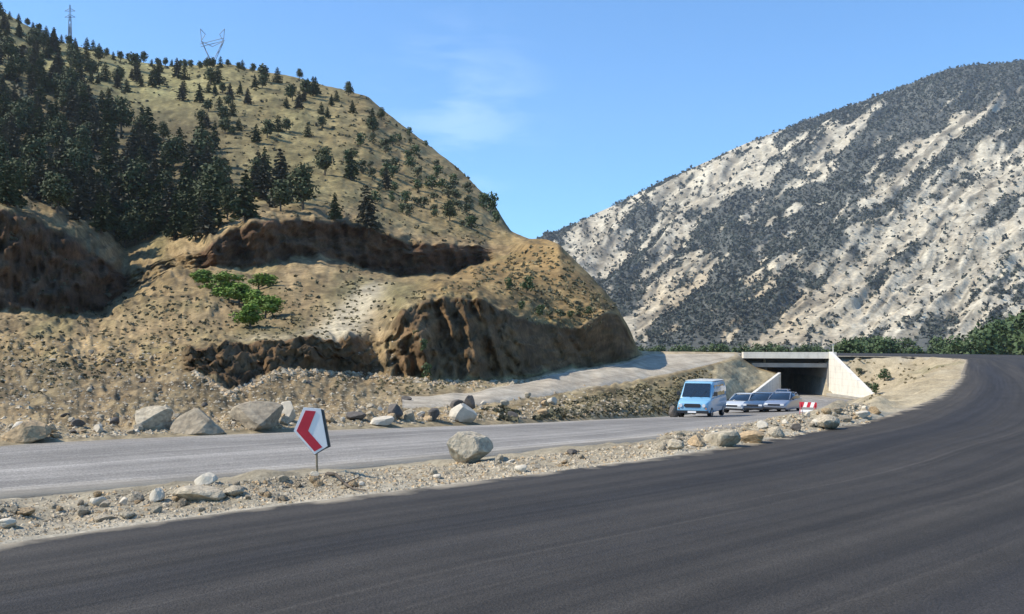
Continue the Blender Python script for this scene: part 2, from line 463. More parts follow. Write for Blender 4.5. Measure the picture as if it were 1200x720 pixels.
ROADW = 14.0
def ground_z(X, Y):
    sE, zE, sS = sdist(EDGE, X, Y)
    sN, zN, _ = sdist(NEARC, X, Y)
    sF, zF, _ = sdist(FARC, X, Y)
    z = np.zeros(X.shape)
    w_road = (sN <= 0) & (sF >= 0)
    f = np.clip(sF / (sF - sN + 1e-6), 0, 1)
    zlow = zF * (1 - f) + zN * f
    # strip / embankment between the two roads
    dn, dl = np.maximum(-sE, 0), np.maximum(sN, 0)
    w = dn / (dn + dl + 1e-6)
    wz = w * w * (3 - 2 * w) * 0.5 + w * 0.5
    zin = zE * (1 - wz) + zN * wz
    hum = np.sin(np.pi * np.clip(w, 0, 1))
    amp = 0.05 + 0.007 * np.clip(Y, 0, 120)
    nse = fbm(X / 1.1, Y / 1.1, 4, 3)
    nse2 = fbm(X / 6, Y / 6, 3, 8)
    dd = np.clip(np.minimum(dn, dl) / 0.8, 0, 1)
    zin = zin + dd * (amp * nse * 0.9 + 0.05 * fbm(X / 0.35, Y / 0.35, 3, 14) * (Y < 40) + amp * 0.8 * nse2 * hum)
    # heaped spoil along the rim in front of the vehicles
    ang = np.where(Y > 1, X / np.maximum(Y, 1), 0)
    heap = sstep(0.12, 0.2, ang) * (1 - sstep(0.36, 0.42, ang)) * sstep(10, 14, Y) * (1 - sstep(26, 34, Y))
    zin = zin + heap * 0.30 * np.exp(-((dn - 0.9) / 0.6) ** 2) * (0.8 + 0.8 * nse)
    heap2 = (1 - sstep(-0.1, 0.15, ang)) * sstep(6, 8, Y)
    zin = zin + heap2 * 0.10 * hum * (1 + nse)
    shoulder = sE > 0
    zout = zE - 0.05 + np.where(sS > 150, 0.02 * np.clip(sE, 0, ROADW), 0)
    zsh = np.clip((sE - ROADW) / 12, 0, 1)
    zout = zout - zsh * 1.0 - 3.5 * sstep(ROADW + 4, ROADW + 34, sE) * sstep(60, 110, Y) + zsh * 0.3 * nse2
    z = np.where(shoulder, zout, zin)
    z = np.where(w_road & ~shoulder, zlow - 0.05, z)
    z = np.where((sF < 0) & ~shoulder, zF - np.minimum(-sF * 0.7 + 0.1, 5), z)
    # the cutting runs on under the bridge
    tun = w_road & (Y > 118) & (Y < 139)
    z = np.where(tun, zlow - 0.05, z)
    far = sstep(200, 600, np.hypot(X, Y))
    z = z * (1 - far) - 6 * far
    return z, sE, sN, sF, w, nse, nse2, w_road, shoulder

def axis(lo, hi, a, b, fine, g):
    """fine spacing between a and b, growing outwards"""
    c = list(np.arange(a, b, fine))
    s, x = fine, b
    while x < hi: c.append(x); s *= g; x += s
    c.append(hi)
    s, x = fine, a
    L = []
    while x > lo:
        s *= g; x -= s; L.append(x)
    return np.array(L[::-1] + c)
gx = axis(-1500, 3600, -9, 14, 0.13, 1.02)
gy = axis(-600, 3300, 6.5, 30, 0.13, 1.018)
GX, GY = np.meshgrid(gx, gy)
gz, sE, sN, sF, gw, gn, gn2, wroad, shoulder = ground_z(GX, GY)
def lerp(a, b, t):
    t = t[..., None]
    return np.array(a) * (1 - t) + np.array(b) * t
c = lerp((0.40, 0.345, 0.245), (0.30, 0.255, 0.175), np.clip(gn * 0.9 + 0.5, 0, 1))
rim = np.exp(-(np.maximum(-sE, 0) / 0.35) ** 2)
c = c * (1 - rim[..., None]) + np.array((0.50, 0.44, 0.33)) * rim[..., None]
bowl = (sstep(0.335, 0.36, np.where(GY > 1, GX / np.maximum(GY, 1), 0)) * sstep(20, 30, GY) * (~shoulder))
streak = fbm((GX * 0.9 - GY * 0.42) / 1.5, (GX * 0.42 + GY * 0.9) / 12, 4, 77)
cb = lerp((0.47, 0.39, 0.255), (0.36, 0.29, 0.18), np.clip(streak * 0.9 + 0.5, 0, 1))
c = c * (1 - bowl[..., None]) + cb * bowl[..., None]
gr = sstep(0.1, 0.5, gn2) * bowl * sstep(80, 100, GY) * 0.6
c = c * (1 - gr[..., None]) + np.array((0.20, 0.19, 0.09)) * gr[..., None]
out = (sE > ROADW).astype(float)
c = c * 0.9
c = c * (1 - out[..., None]) + np.array((0.24, 0.20, 0.13)) * out[..., None]
V = np.stack([GX, GY, gz], -1).reshape(-1, 3)
me_ground = np_mesh('ground', V, grid_faces(*GX.shape), c.reshape(-1, 3))
ground = mesh_obj('ground', me_ground, m=M['ground'])
tag(ground, kind='structure')

def strip(name, A, B, m, width=None, nac=8, zoff=0.0, u0=0.0):
    """road surface between two lines of equal length with uv in metres; it has real thickness at its edges"""
    n = len(A)
    T = np.linspace(0, 1, nac + 1)
    V = A[:, None, :] * (1 - T[None, :, None]) + B[:, None, :] * T[None, :, None]
    V[..., 2] += zoff
    dn = V.copy(); 
    V2 = np.concatenate([dn[:, :1], V, dn[:, -1:]], 1)
    V2[:, 0, 2] -= 0.12; V2[:, -1, 2] -= 0.12
    nc = nac + 3
    me = np_mesh(name, V2.reshape(-1, 3), grid_faces(n, nc)[:, ::-1])
    s = np.concatenate([[0], np.cumsum(np.linalg.norm(np.diff(A[:, :2], axis=0), axis=1))])
    wd = np.linalg.norm(B - A, axis=1)
    U = np.concatenate([np.zeros((n, 1)), wd[:, None] * T[None, :], wd[:, None]], 1) + u0
    S = np.repeat(s[:, None], nc, 1)
    uvv = np.stack([U, S], -1).reshape(-1, 2)
    ul = me.uv_layers.new(name='road')
    idx = np.zeros(len(me.loops), dtype=np.int32); me.loops.foreach_get('vertex_index', idx)
    ul.data.foreach_set('uv', uvv[idx].astype(np.float32).ravel())
    o = mesh_obj(name, me, m=m)
    tag(o, kind='structure')
    return o
# new road: inner edge and its parallel
keep = EDGE[:, 0] > -71
Ecut = EDGE.copy()
last = np.argmax((EDGE[:, 1] > 120) & (EDGE[:, 0] < 27))
Ecut = EDGE[:last + 1]
# slightly ragged laid edge
d = np.gradient(Ecut[:, :2], axis=0); d /= np.linalg.norm(d, axis=1)[:, None]
nrm = np.stack([d[:, 1], -d[:, 0]], 1)
rag = fbm(np.arange(len(Ecut)) * 0.9, np.zeros(len(Ecut)), 3, 5) * 0.06
A = Ecut.copy(); A[:, :2] += nrm * rag[:, None]
B = Ecut.copy(); B[:, :2] += nrm * ROADW
sl = np.concatenate([[0], np.cumsum(np.linalg.norm(np.diff(Ecut[:, :2], axis=0), axis=1))])
B[:, 2] += np.where(sl > 150, 0.02 * ROADW, 0)
# smooth the crossfall change
k = np.ones(9) / 9
B[4:-4, 2] = np.convolve(B[:, 2], k, 'valid')
A[:, 2] += 0.012; B[:, 2] += 0.012
new_road = strip('new_road', A, B, M['asphalt'], nac=10)
def resample(L, n):
    s = np.concatenate([[0], np.cumsum(np.linalg.norm(np.diff(L, axis=0), axis=1))])
    t = np.linspace(0, s[-1], n)
    return np.stack([np.interp(t, s, L[:, i]) for i in range(3)], 1)
NA, FB = resample(NEARC, 220), resample(FARC, 220)
low_road = strip('lower_road', NA, FB, M['old_asphalt'], nac=8, zoff=0.0)
# ------------------------------------------------------------------ the left hillside, lofted from rails
rails = [
 [(p[0], p[1] + 1.5, p[2] - 0.25) for p in FAR] + [(915, 464, 121.5)],
 [(-600, 545, 17), (-200, 515, 20.5), (0, 500, 23), (300, 492, 27.5), (450, 487, 31.5), (540, 486, 35), (600, 484, 39), (700, 474, 50), (785, 468, 66), (840, 464, 86), (865, 467, 104), (890, 454, 113.5), (915, 441, 121.7)],
 [(-600, 440, 38), (0, 462, 34), (200, 475, 33), (390, 480, 35), (500, 478, 38), (560, 476, 42), (600, 470, 47), (700, 454, 64), (780, 440, 88), (835, 426, 112), (866, 418, 121.5), (876, 424, 122.3), (888, 432, 122.6), (915, 440, 122.6)],
 [(-600, 410, 55), (0, 440, 42), (200, 455, 38), (280, 462, 39.5), (390, 468, 42), (500, 464, 46), (560, 459, 51), (650, 441, 69), (735, 425, 98), (746, 421, 104), (758, 414, 124), (835, 413.5, 128), (866, 414, 128), (876, 428, 128), (915, 436, 128)],
 [(-600, 380, 60), (0, 425, 47), (180, 440, 42), (225, 432, 42), (270, 458, 41.5), (330, 432, 47), (360, 428, 50), (410, 436, 54), (440, 440, 55), (480, 442, 54), (550, 447, 57), (620, 443, 70), (660, 436, 80), (700, 430, 91), (735, 423, 106), (746, 420, 111), (758, 413, 132), (866, 413, 134), (915, 434, 133)],
 [(-600, 360, 62), (0, 405, 50), (180, 425, 45), (222, 408, 43.5), (300, 405, 49), (350, 400, 52), (412, 394, 56), (440, 400, 60), (470, 370, 58), (500, 352, 60), (560, 352, 64), (600, 372, 71), (640, 386, 81), (680, 386, 87), (705, 368, 93), (725, 366, 100), (738, 392, 108), (748, 414, 114), (758, 412.5, 136), (866, 413, 138), (915, 434, 138)],
 [(-600, 345, 70), (0, 385, 65), (140, 390, 65), (230, 395, 60), (300, 395, 62), (350, 388, 65), (420, 370, 72), (470, 340, 75), (520, 325, 80), (600, 342, 86), (650, 352, 93), (690, 347, 98), (720, 360, 102), (738, 389, 109.5), (748, 413, 116), (758, 412.2, 140), (866, 413, 144), (915, 434, 142)],
 [(-600, 350, 80), (0, 362, 88), (70, 372, 98), (120, 368, 110), (145, 345, 120), (200, 318, 118), (245, 312, 118), (300, 318, 124.5), (345, 300, 133), (370, 300, 138), (410, 308, 145), (470, 325, 154), (530, 322, 163), (568, 308, 170), (600, 303, 158), (620, 300, 128), (655, 303, 114), (690, 333, 109), (720, 358, 107), (738, 387, 112), (748, 412.7, 119), (758, 412, 145), (915, 434, 146)],
 [(-600, 230, 90), (0, 243, 94), (70, 270, 104), (120, 300, 113), (145, 325, 122), (200, 300, 125), (240, 290, 118.5), (265, 270, 120.5), (310, 259, 126), (400, 259, 144), (440, 272, 149), (480, 285, 155), (530, 288, 163.5), (560, 289, 170), (575, 292, 173), (600, 290, 168), (625, 285, 140), (655, 289, 122), (690, 325, 117), (720, 356, 112), (738, 386, 115), (748, 412.6, 122), (758, 412, 150), (915, 434, 150)],
 [(-600, 100, 220), (0, 180, 200), (150, 200, 200), (300, 200, 205), (400, 205, 210), (480, 225, 215), (550, 245, 215), (590, 270, 205), (620, 282, 175), (655, 287, 130), (690, 322, 122), (720, 355.5, 116), (738, 385.5, 118), (748, 412.4, 126), (758, 412, 160), (915, 434, 160)],
 [(-600, -240, 380), (-100, -60, 400), (0, 10, 400), (60, 44, 390), (150, 68, 390), (200, 76, 385), (270, 74, 380), (340, 88, 370), (430, 112, 350), (470, 144, 330), (540, 199, 300), (580, 240, 270), (598, 270, 245), (620, 280, 205), (640, 280, 160), (655, 286, 140), (690, 321, 128), (720, 355, 122), (738, 385, 122), (748, 412.2, 132), (758, 412, 175), (915, 434, 175)],
]
PX = np.concatenate([np.arange(-600, -20, 8.0), np.arange(-20, 916, 1.8)])
nc = len(PX)
kern = np.array([1, 2, 3, 2, 1]) / 9.0
def rail(L):
    L = sorted(L)
    p = [q[0] for q in L]
    X, Y, Z = zip(*[wpt(*q) for q in L])
    y = np.interp(PX, p, Y)
    py = np.interp(PX, p, [q[1] for q in L])
    pad = lambda a: np.convolve(np.concatenate([[a[0]] * 2, a, [a[-1]] * 2]), kern, 'valid')
    return pad(py), pad(y)
RL = [rail(L) for L in rails]
# the back of the hill
py10, y10 = RL[-1]
zr = EYE - (py10 - 405) / F * y10
yb = y10 * 1.3; zb = np.where(zr > 2, zr * 0.55, zr - 2.5)
RL.append((405 - (zb - EYE) * F / yb, yb))
segs = [8, 22, 16, 16, 26, 34, 34, 26, 70, 90, 6]
rowsPY, rowsY, rowsK = [], [], []
for i, s in enumerate(segs):
    (pa, ya), (pb, ybb) = RL[i], RL[i + 1]
    za = EYE - (pa - 405) / F * ya; zb_ = EYE - (pb - 405) / F * ybb
    for k_ in range(s + (1 if i == len(segs) - 1 else 0)):
        t = k_ / s
        y = ya * (1 - t) + ybb * t
        z = za * (1 - t) + zb_ * t
        rowsY.append(y); rowsPY.append(z); rowsK.append(np.full(nc, i + t))
HY = np.array(rowsY); HZ = np.array(rowsPY); HK = np.array(rowsK)
HU = np.repeat(((PX - 600) / F)[None, :], len(HY), 0)
PXX = np.repeat(PX[None, :], len(HY), 0)
# soften creases between rails
for _ in range(2):
    HZ[1:-1] = HZ[1:-1] * 0.5 + 0.25 * (HZ[:-2] + HZ[2:])
    HY[1:-1] = HY[1:-1] * 0.5 + 0.25 * (HY[:-2] + HY[2:])
PYY = 405 - (HZ - EYE) * F / HY
pxm = HY / F                                     # metres per picture pixel at that distance
headl = sstep(590, 625, PXX) * (1 - sstep(745, 756, PXX))
pad_ = sstep(745, 756, PXX)
calm = np.clip((HK - 0.15) / 0.8, 0, 1)
detour = sstep(470, 540, PXX) * ((HK > 2) & (HK < 3)).astype(float)
amp = calm * (1 - 0.93 * detour) * (1 - 0.9 * pad_ * (HK > 1.9)) * (1 - 0.8 * sstep(10.0, 10.6, HK)) * (1 - 0.6 * sstep(9.6, 10, HK))
n1 = fbm(PXX / 60, PYY / 34, 4, 21)
n2 = fbm(PXX / 16, PYY / 9, 4, 22, 0.6)
n3 = fbm(PXX / 5, PYY / 4, 2, 27)
rough = (1 - sstep(4.9, 5.3, HK)) * (1 - sstep(430, 480, PXX)) + 0.9 * (HK > 4.9) * (HK < 7) * (1 - sstep(260, 330, PXX))
HZ = HZ + pxm * amp * (n1 * 5 + n2 * (2.4 + 3.2 * rough) + n3 * (0.9 + 1.8 * rough)) * (1 - 0.55 * headl * (HK > 6))
# erosion gullies and ribs on the cut banks
lowcut = sstep(3.75, 4.0, HK) * (1 - sstep(5.0, 5.5, HK)) * sstep(205, 225, PXX) * (1 - sstep(735, 750, PXX))
upcut = sstep(6.8, 7.0, HK) * (1 - sstep(8.0, 8.3, HK)) * (1 - sstep(565, 590, PXX))
tcut = np.clip(HK - 4, 0, 1)
rib = ridged((PXX + 26 * tcut) / 44, HK * 0.3, 3, 41) - 0.55
rib2 = ridged((PXX + 8 * (HK - 7)) / 30, HK * 0.4, 3, 43) - 0.55
HYd = -rib * 5.5 * lowcut * np.where(PXX > 450, 1.0, 0.35) * (0.35 + 0.9 * np.sin(np.pi * np.clip((HK - 3.7) / 1.9, 0, 1))) - rib2 * (2.0 + 4.0 * sstep(200, 240, PXX)) * upcut + fbm(PXX / 20, PYY / 12, 3, 88) * 2.5 * upcut
rag1 = fbm(PXX / 9, HK * 9, 4, 501, 0.65); rag2 = ridged(PXX / 14 + HK * 1.5, HK * 5, 3, 505) - 0.55
HYd = HYd + (lowcut * np.where(PXX > 450, 1.0, 0.6) * (1 - 0.45 * headl) + upcut) * (rag1 * 1.3 + rag2 * 0.7)
HZ = HZ + (lowcut + upcut) * fbm(PXX / 11, HK * 6, 3, 515) * 0.25
HY = HY + HYd * amp.clip(0.0, 1)
HX = HU * HY
# keep the hill from poking through at the roads' far part
VB = np.stack([HX, HY, HZ], -1)
# --- the soil's colours, in places adjusted for light and shade
C = lerp((0.36, 0.275, 0.165), (0.24, 0.19, 0.105), np.clip(n2 * 0.8 + 0.5, 0, 1))          # dry slope
def paint(mask, col, C):
    m = np.clip(mask, 0, 1)[..., None]
    return C * (1 - m) + np.array(col) * m
C = paint(sstep(-0.05, 0.35, n1) * 0.7, (0.185, 0.165, 0.085), C)                             # olive scrub patches
# upper meadow, greener to the left, browner to the right
up = sstep(8.1, 8.4, HK)
C = paint(up * 0.75, (0.26, 0.235, 0.12), C)
C = paint(up * sstep(330, 480, PXX) * 0.6, (0.31, 0.23, 0.125), C)
C = paint(up * sstep(0.0, 0.4, n2) * 0.6, (0.17, 0.155, 0.08), C)
C = paint(up * (1 - sstep(200, 330, PXX)) * sstep(9.2, 9.5, HK) * 0.5, (0.30, 0.30, 0.15), C)
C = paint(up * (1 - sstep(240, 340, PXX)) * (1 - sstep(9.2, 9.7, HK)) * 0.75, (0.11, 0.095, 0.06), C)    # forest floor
# lower rubble slope at the left: brown grey
low = (1 - sstep(3.8, 5.0, HK)) * (1 - sstep(420, 520, PXX))
C = paint(low * 0.6, (0.33, 0.265, 0.175), C)
C = paint(low * sstep(0.1, 0.5, n3) * 0.5, (0.20, 0.165, 0.115), C)
# headland: ochre grass
C = paint(sstep(470, 530, PXX) * sstep(5.0, 5.3, HK) * (1 - sstep(750, 757, PXX)) * np.maximum(headl, 1 - sstep(6.7, 7.1, HK)) * 0.8, (0.31, 0.215, 0.10), C)
C = paint(headl * sstep(5.1, 5.4, HK) * sstep(0.0, 0.4, n2) * 0.55, (0.20, 0.15, 0.075), C)
# pale track winding on the bench
trk = np.exp(-((PXX - (440 - (PYY - 335) * 0.85)) / (14 + 0.3 * np.clip(PYY - 335, 0, 60))) ** 2) * sstep(325, 345, PYY) * (1 - sstep(392, 400, PYY)) * (HK > 4.95) * (HK < 7)

C = paint(np.exp(-((PYY - 399) / 5) ** 2) * sstep(250, 300, PXX) * (1 - sstep(395, 410, PXX)) * (HK > 4.95) * 0.7, (0.40, 0.35, 0.25), C)
C = paint(np.exp(-((PYY - 345) / 16) ** 2) * sstep(360, 400, PXX) * (1 - sstep(480, 510, PXX)) * (HK > 5) * (1 - trk) * 0.5, (0.24, 0.23, 0.13), C)
# raw earth of the cut banks
C = paint(lowcut * sstep(3.98, 4.06, HK) * (1 - sstep(4.97, 5.1, HK)) * (1 - 0.65 * sstep(418, 430, PXX) * (1 - sstep(455, 470, PXX))), (0.15, 0.100, 0.058), C)
C = paint(upcut * sstep(6.98, 7.05, HK) * (1 - sstep(7.95, 8.05, HK)) * (1 - 0.85 * sstep(145, 160, PXX) * (1 - sstep(225, 240, PXX))), (0.125, 0.077, 0.048), C)
# gravel track and verge
vg = ((HK > 1.6) & (HK < 3.6)).astype(float) * sstep(380, 450, PXX) * (1 - pad_)
C = paint(vg * 0.6, (0.44, 0.37, 0.25), C)
C = paint(sstep(500, 580, PXX) * sstep(1.95, 2.05, HK) * (1 - sstep(2.95, 3.2, HK)) * (1 - sstep(868, 874, PXX)), (0.44, 0.385, 0.29), C)
C = paint(pad_ * sstep(1.95, 2.05, HK) * (1 - sstep(868, 874, PXX)), (0.44, 0.385, 0.29), C)
C = paint(sstep(600, 680, PXX) * sstep(0.3, 0.8, HK) * (1 - sstep(1.85, 2.0, HK)) * 0.75, (0.27, 0.235, 0.15), C)
C = paint(sstep(640, 700, PXX) * (HK < 1.9) * sstep(-0.1, 0.4, n2) * 0.5, (0.16, 0.15, 0.08), C)
C = paint(sstep(815, 850, PXX) * (1 - sstep(1.85, 2.0, HK)) * 0.85, (0.52, 0.46, 0.33), C)  # colour lightened to offset the shade on this slope facing off the sun
C = paint((1 - sstep(0.5, 1.1, HK)) * 0.6, (0.36, 0.32, 0.24), C)
vfine = fbm(PXX / 7, PYY / 4.5, 3, 301, 0.7); vmid = fbm(PXX / 34, PYY / 15, 4, 305, 0.6)
C = C * (1 + 0.42 * vfine[..., None]) * (1 + 0.35 * vmid[..., None] * np.array([0.9, 1.0, 1.1]))
C = C * (1 + ((lowcut + upcut) * 0.55 * fbm(PXX / 24, HK * 7, 4, 521, 0.65))[..., None])
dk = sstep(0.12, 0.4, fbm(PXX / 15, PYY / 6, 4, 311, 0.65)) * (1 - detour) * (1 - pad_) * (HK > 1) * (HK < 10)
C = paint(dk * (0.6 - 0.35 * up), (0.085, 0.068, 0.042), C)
C = paint(np.minimum(1, trk * 1.3) * 0.85, (0.50, 0.46, 0.37), C)
C = C * (1 - 0.22 * (low * (HK > 1.3))[..., None])  # darker brown soil, with the slope's deep shadows also put into the colour
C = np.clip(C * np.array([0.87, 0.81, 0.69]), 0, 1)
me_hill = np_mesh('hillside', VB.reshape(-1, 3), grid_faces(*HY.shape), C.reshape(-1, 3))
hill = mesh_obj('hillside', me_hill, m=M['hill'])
tag(hill, kind='structure')

tr_rows = [i for i in range(len(HY)) if 1.95 <= HK[i, 0] <= 3.02]
tr_cols = [j for j in range(nc) if 470 <= PX[j] <= 870]
TV = np.stack([HX, HY, HZ], -1)[tr_rows][:, tr_cols]
r0_, r1_ = TV[:1], TV[-1:]
tt = np.linspace(0, 1, 24)[:, None, None]
TV = r0_ * (1 - tt) + r1_ * tt
kk = np.ones(7) / 7
for a_ in range(3):
    for i in range(24): TV[i, 3:-3, a_] = np.convolve(TV[i, :, a_], kk, 'valid')
TU = np.repeat((np.abs(np.linspace(-1, 1, 24)))[:, None], len(tr_cols), 1)
TV[..., 2] += 0.10 - 0.22 * TU ** 6 + 0.03 * fbm(TV[..., 0] / 1.7, TV[..., 1] / 6.0, 3, 601)
tcol = lerp((0.50, 0.44, 0.34), (0.40, 0.34, 0.255), np.clip(fbm(TV[..., 0] * 0.9, TV[..., 1] / 7, 4, 603) + 0.5, 0, 1))
tcol = tcol * (1 - 0.18 * np.exp(-((TU - 0.45) / 0.14) ** 2))[..., None] + 0.0
track = mesh_obj('gravel_track', np_mesh('gravel_track', TV.reshape(-1, 3), grid_faces(24, len(tr_cols)), tcol.reshape(-1, 3)), m=M['ground'])
tag(track, kind='structure')
# ------------------------------------------------------------------ the far mountain
mr_ = [
 [(540, 412, 760), (1300, 412, 700), (2400, 412, 900)],
 [(540, 400, 900), (700, 398, 880), (850, 396, 860), (1200, 392, 820), (2400, 380, 1000)],
 [(540, 370, 1200), (700, 350, 1180), (850, 330, 1120), (950, 330, 1060), (1100, 320, 1040), (1200, 310, 1020), (2400, 200, 1200)],
 [(540, 345, 1500), (700, 300, 1500), (850, 262, 1480), (1000, 222, 1440), (1200, 190, 1400), (2400, 60, 1500)],
 [(540, 322, 1900), (620, 293, 1880), (655, 275, 1880), (700, 251, 1900), (760, 222, 1930), (850, 181, 1960), (950, 140, 2000), (1050, 106, 2030), (1100, 86, 2040), (1130, 78, 2050), (1200, 73, 2100), (1400, 90, 2150), (1800, 60, 2200), (2400, 80, 2300)],
]
MP = np.concatenate([np.arange(540, 1260, 2.2), np.arange(1262, 2400, 9.0)])
def rail_on(L, P):
    L = sorted(L); p = [q[0] for q in L]
    return np.interp(P, p, [q[1] for q in L]), np.interp(P, p, [q[2] for q in L])
MR = [rail_on(L, MP) for L in mr_]
z4 = EYE - (MR[-1][0] - 405) / F * MR[-1][1]
MR.append((405 - (z4 * 0.5 - EYE) * F / (MR[-1][1] * 1.3), MR[-1][1] * 1.3))
ry, rz, rk = [], [], []
ms = [8, 60, 60, 70, 10]
for i, s in enumerate(ms):
    (pa, ya), (pb, yb2) = MR[i], MR[i + 1]
    za = EYE - (pa - 405) / F * ya; zb2 = EYE - (pb - 405) / F * yb2
    for k_ in range(s + (i == len(ms) - 1)):
        t = k_ / s
        ry.append(ya * (1 - t) + yb2 * t); rz.append(za * (1 - t) + zb2 * t); rk.append(np.full(len(MP), i + t))
MY, MZ, MK = np.array(ry), np.array(rz), np.array(rk)
MPX = np.repeat(MP[None, :], len(MY), 0)
MPY = 405 - (MZ - EYE) * F / MY
# spurs run down to the lower left; gullies between them (turned coordinates)
ca, sa = math.cos(R(52)), math.sin(R(52))
q1 = MPX * ca - (-(MPY)) * sa          # across the spurs
q2 = MPX * sa + (-(MPY)) * ca          # along the spurs
warp = fbm(MPX / 70, MPY / 70, 3, 91) * 14
rg = ridged((q1 + warp) / 46, q2 / 190, 4, 61)
rg2 = ridged((q1 + warp) / 17, q2 / 60, 3, 67)
env = sstep(0.6, 1.5, MK) * (1 - 0.8 * sstep(3.75, 4.0, MK)) * (1 - sstep(4, 4.4, MK))
mpx = MY / F
MZ = MZ + env * mpx * ((rg - 0.5) * 26 + (rg2 - 0.5) * 12 + fbm(MPX / 9, MPY / 9, 3, 95) * 2.2)
MX = (MPX - 600) / F * MY
MPY2 = 405 - (MZ - EYE) * F / MY
vn = (0.9 * fbm((q1 + warp * 0.6) / 12, q2 / 48, 3, 71, 0.55) + 1.15 * fbm((q1 + warp) / 28, q2 / 110, 2, 79)) * 1.15
vn3 = fbm(MPX / 60, MPY / 40, 3, 78)
vn2 = fbm(MPX / 7, MPY / 7, 3, 75)
# where the woods are thick (dark bands) and where the rock is bare, along world positions of the slope
def blob(cx, cy, rx, ry_, a=0):
    c_, s_ = math.cos(R(a)), math.sin(R(a))
    dx, dy = MPX - cx, -(MPY2 - cy)
    u, v = dx * c_ + dy * s_, -dx * s_ + dy * c_
    return np.exp(-((u / rx) ** 2 + (v / ry_) ** 2))
dense = -0.05 + 1.0 * sstep(3.55, 3.95, MK) + 0.75 * blob(1030, 170, 120, 26, 38) + 0.7 * blob(880, 250, 110, 22, 30) + 0.7 * blob(770, 320, 110, 24, 38) \
    + 0.6 * blob(780, 370, 80, 34, 10) + 0.5 * blob(1150, 110, 60, 20, 10) + 0.7 * sstep(398, 408, MPY2) + 0.4 * blob(1010, 300, 14, 60, 60) + 0.5 * blob(1110, 310, 90, 10, 25) \
    - 0.75 * blob(1150, 235, 110, 48, -5) - 0.5 * blob(1160, 130, 34, 26, 45) - 0.5 * blob(960, 200, 24, 14, 30) - 0.35 * blob(1000, 350, 110, 38, 10) - 0.3 * blob(700, 270, 60, 26, 30) \
    - 0.4 * blob(1080, 360, 60, 24, 20) - 0.35 * blob(850, 235, 60, 10, 35)
veg = 0.13 + dense * 0.66 + vn * 0.85 + 0.8 * fbm((q1 + warp * 0.5) / 6.0, q2 / 19, 3, 181, 0.6) + vn2 * 0.35 + vn3 * 0.3
MC = lerp((0.54, 0.485, 0.365), (0.36, 0.305, 0.215), np.clip(vn2 * 0.7 + 0.45, 0, 1))
MC = MC * (1 - 0.35 * blob(850, 370, 120, 60, 0)[..., None] * np.array([0.2, 0.5, 0.9]))
MC = MC * (1 - 0.5 * sstep(0.0, 0.5, fbm((q1 + warp) / 5, q2 / 22, 3, 171))[..., None])
MC = paint(sstep(0.05, 0.30, veg + 0.25 * fbm(MPX / 3.5, MPY / 3.5, 2, 175)) * 0.93, (0.082, 0.088, 0.078), MC)
me_mt = np_mesh('mountain', np.stack([MX, MY, MZ], -1).reshape(-1, 3), grid_faces(*MY.shape), MC.reshape(-1, 3))
mountain = mesh_obj('mountain', me_mt, m=M['mountain'])
tag(mountain, kind='structure')

# ------------------------------------------------------------------ ray casting for things that stand on the land
def bvh(me):
    n = len(me.vertices); v = np.zeros(n * 3, np.float32); me.vertices.foreach_get('co', v)
    q = np.zeros(len(me.loops), np.int32); me.loops.foreach_get('vertex_index', q)
    return BVHTree.FromPolygons(v.reshape(-1, 3).tolist(), q.reshape(-1, 4).tolist())
T_g, T_h = bvh(me_ground), bvh(me_hill)
T_r = bvh(new_road.data); T_l = bvh(low_road.data)
def pick(px, py, trees=None):
    d = Vector(((px - 600) / F, 1.0, -(py - 405) / F)).normalized()
    best = None
    for t in (trees or (T_g, T_h, T_r, T_l)):
        h = t.ray_cast(Vector((0, 0, EYE)), d)
        if h[0] is not None and (best is None or h[3] < best[3]): best = h
    return best
def drop(x, y, trees=None):
    best = None
    for t in (trees or (T_g, T_h, T_r, T_l)):
        h = t.ray_cast(Vector((x, y, 400)), Vector((0, 0, -1)))
        if h[0] is not None and (best is None or h[0].z > best[0].z): best = h
    return best

# ------------------------------------------------------------------ woods on the mountain: one mass
def clumps(name, P, S, m, faces=9, flat=0.8, seed=1):
    """each clump a handful of crossing leaf-sized faces"""
    r = np.random.default_rng(seed)
    n = len(P)
    c = np.repeat(P, faces, 0); s = np.repeat(S, faces)
    off = r.normal(size=(n * faces, 3)); off /= np.linalg.norm(off, axis=1)[:, None]
    off *= (r.random((n * faces, 1)) ** 0.5) * 0.55
    off[:, 2] = np.abs(off[:, 2]) * flat * 1.5
    c = c + off * s[:, None]
    a = r.normal(size=(n * faces, 3)); a /= np.linalg.norm(a, axis=1)[:, None]
    b = np.cross(a, r.normal(size=(n * faces, 3))); b /= np.linalg.norm(b, axis=1)[:, None]
    k_ = (0.30 + 0.25 * r.random(n * faces))[:, None] * s[:, None]
    V = np.stack([c - a * k_, c - b * k_ * 0.7, c + a * k_, c + b * k_ * 0.7], 1).reshape(-1, 3)
    Q = np.arange(len(V)).reshape(-1, 4)
    me = np_mesh(name, V, Q, smooth=False)
    return mesh_obj(name, me, m=m)
vis = (MK > 0.3) & (MK < 4.1) & (MPX < 1290) & (MPX > 600)
prob = np.clip(sstep(0.0, 0.3, veg) * 0.6, 0.035, 0.7) * vis * (MY / 1500) ** 1.0
idx = rng.choice(prob.size, size=23000, replace=False, p=(prob / prob.sum()).ravel())
P = np.stack([MX.ravel()[idx], MY.ravel()[idx], MZ.ravel()[idx]], 1)
P[:, :2] += rng.normal(size=(len(P), 2)) * 2
S = (2.2 + 3.8 * rng.random(len(P)) ** 2) * (MY.ravel()[idx] / 1500) ** 0.5
M['woods'] = simple('mountain_woods', (0.042, 0.050, 0.037), 0.9, 0.4, 0.02)
wd = clumps('mountain_woodland', P, S, M['woods'], faces=7, flat=1.0)
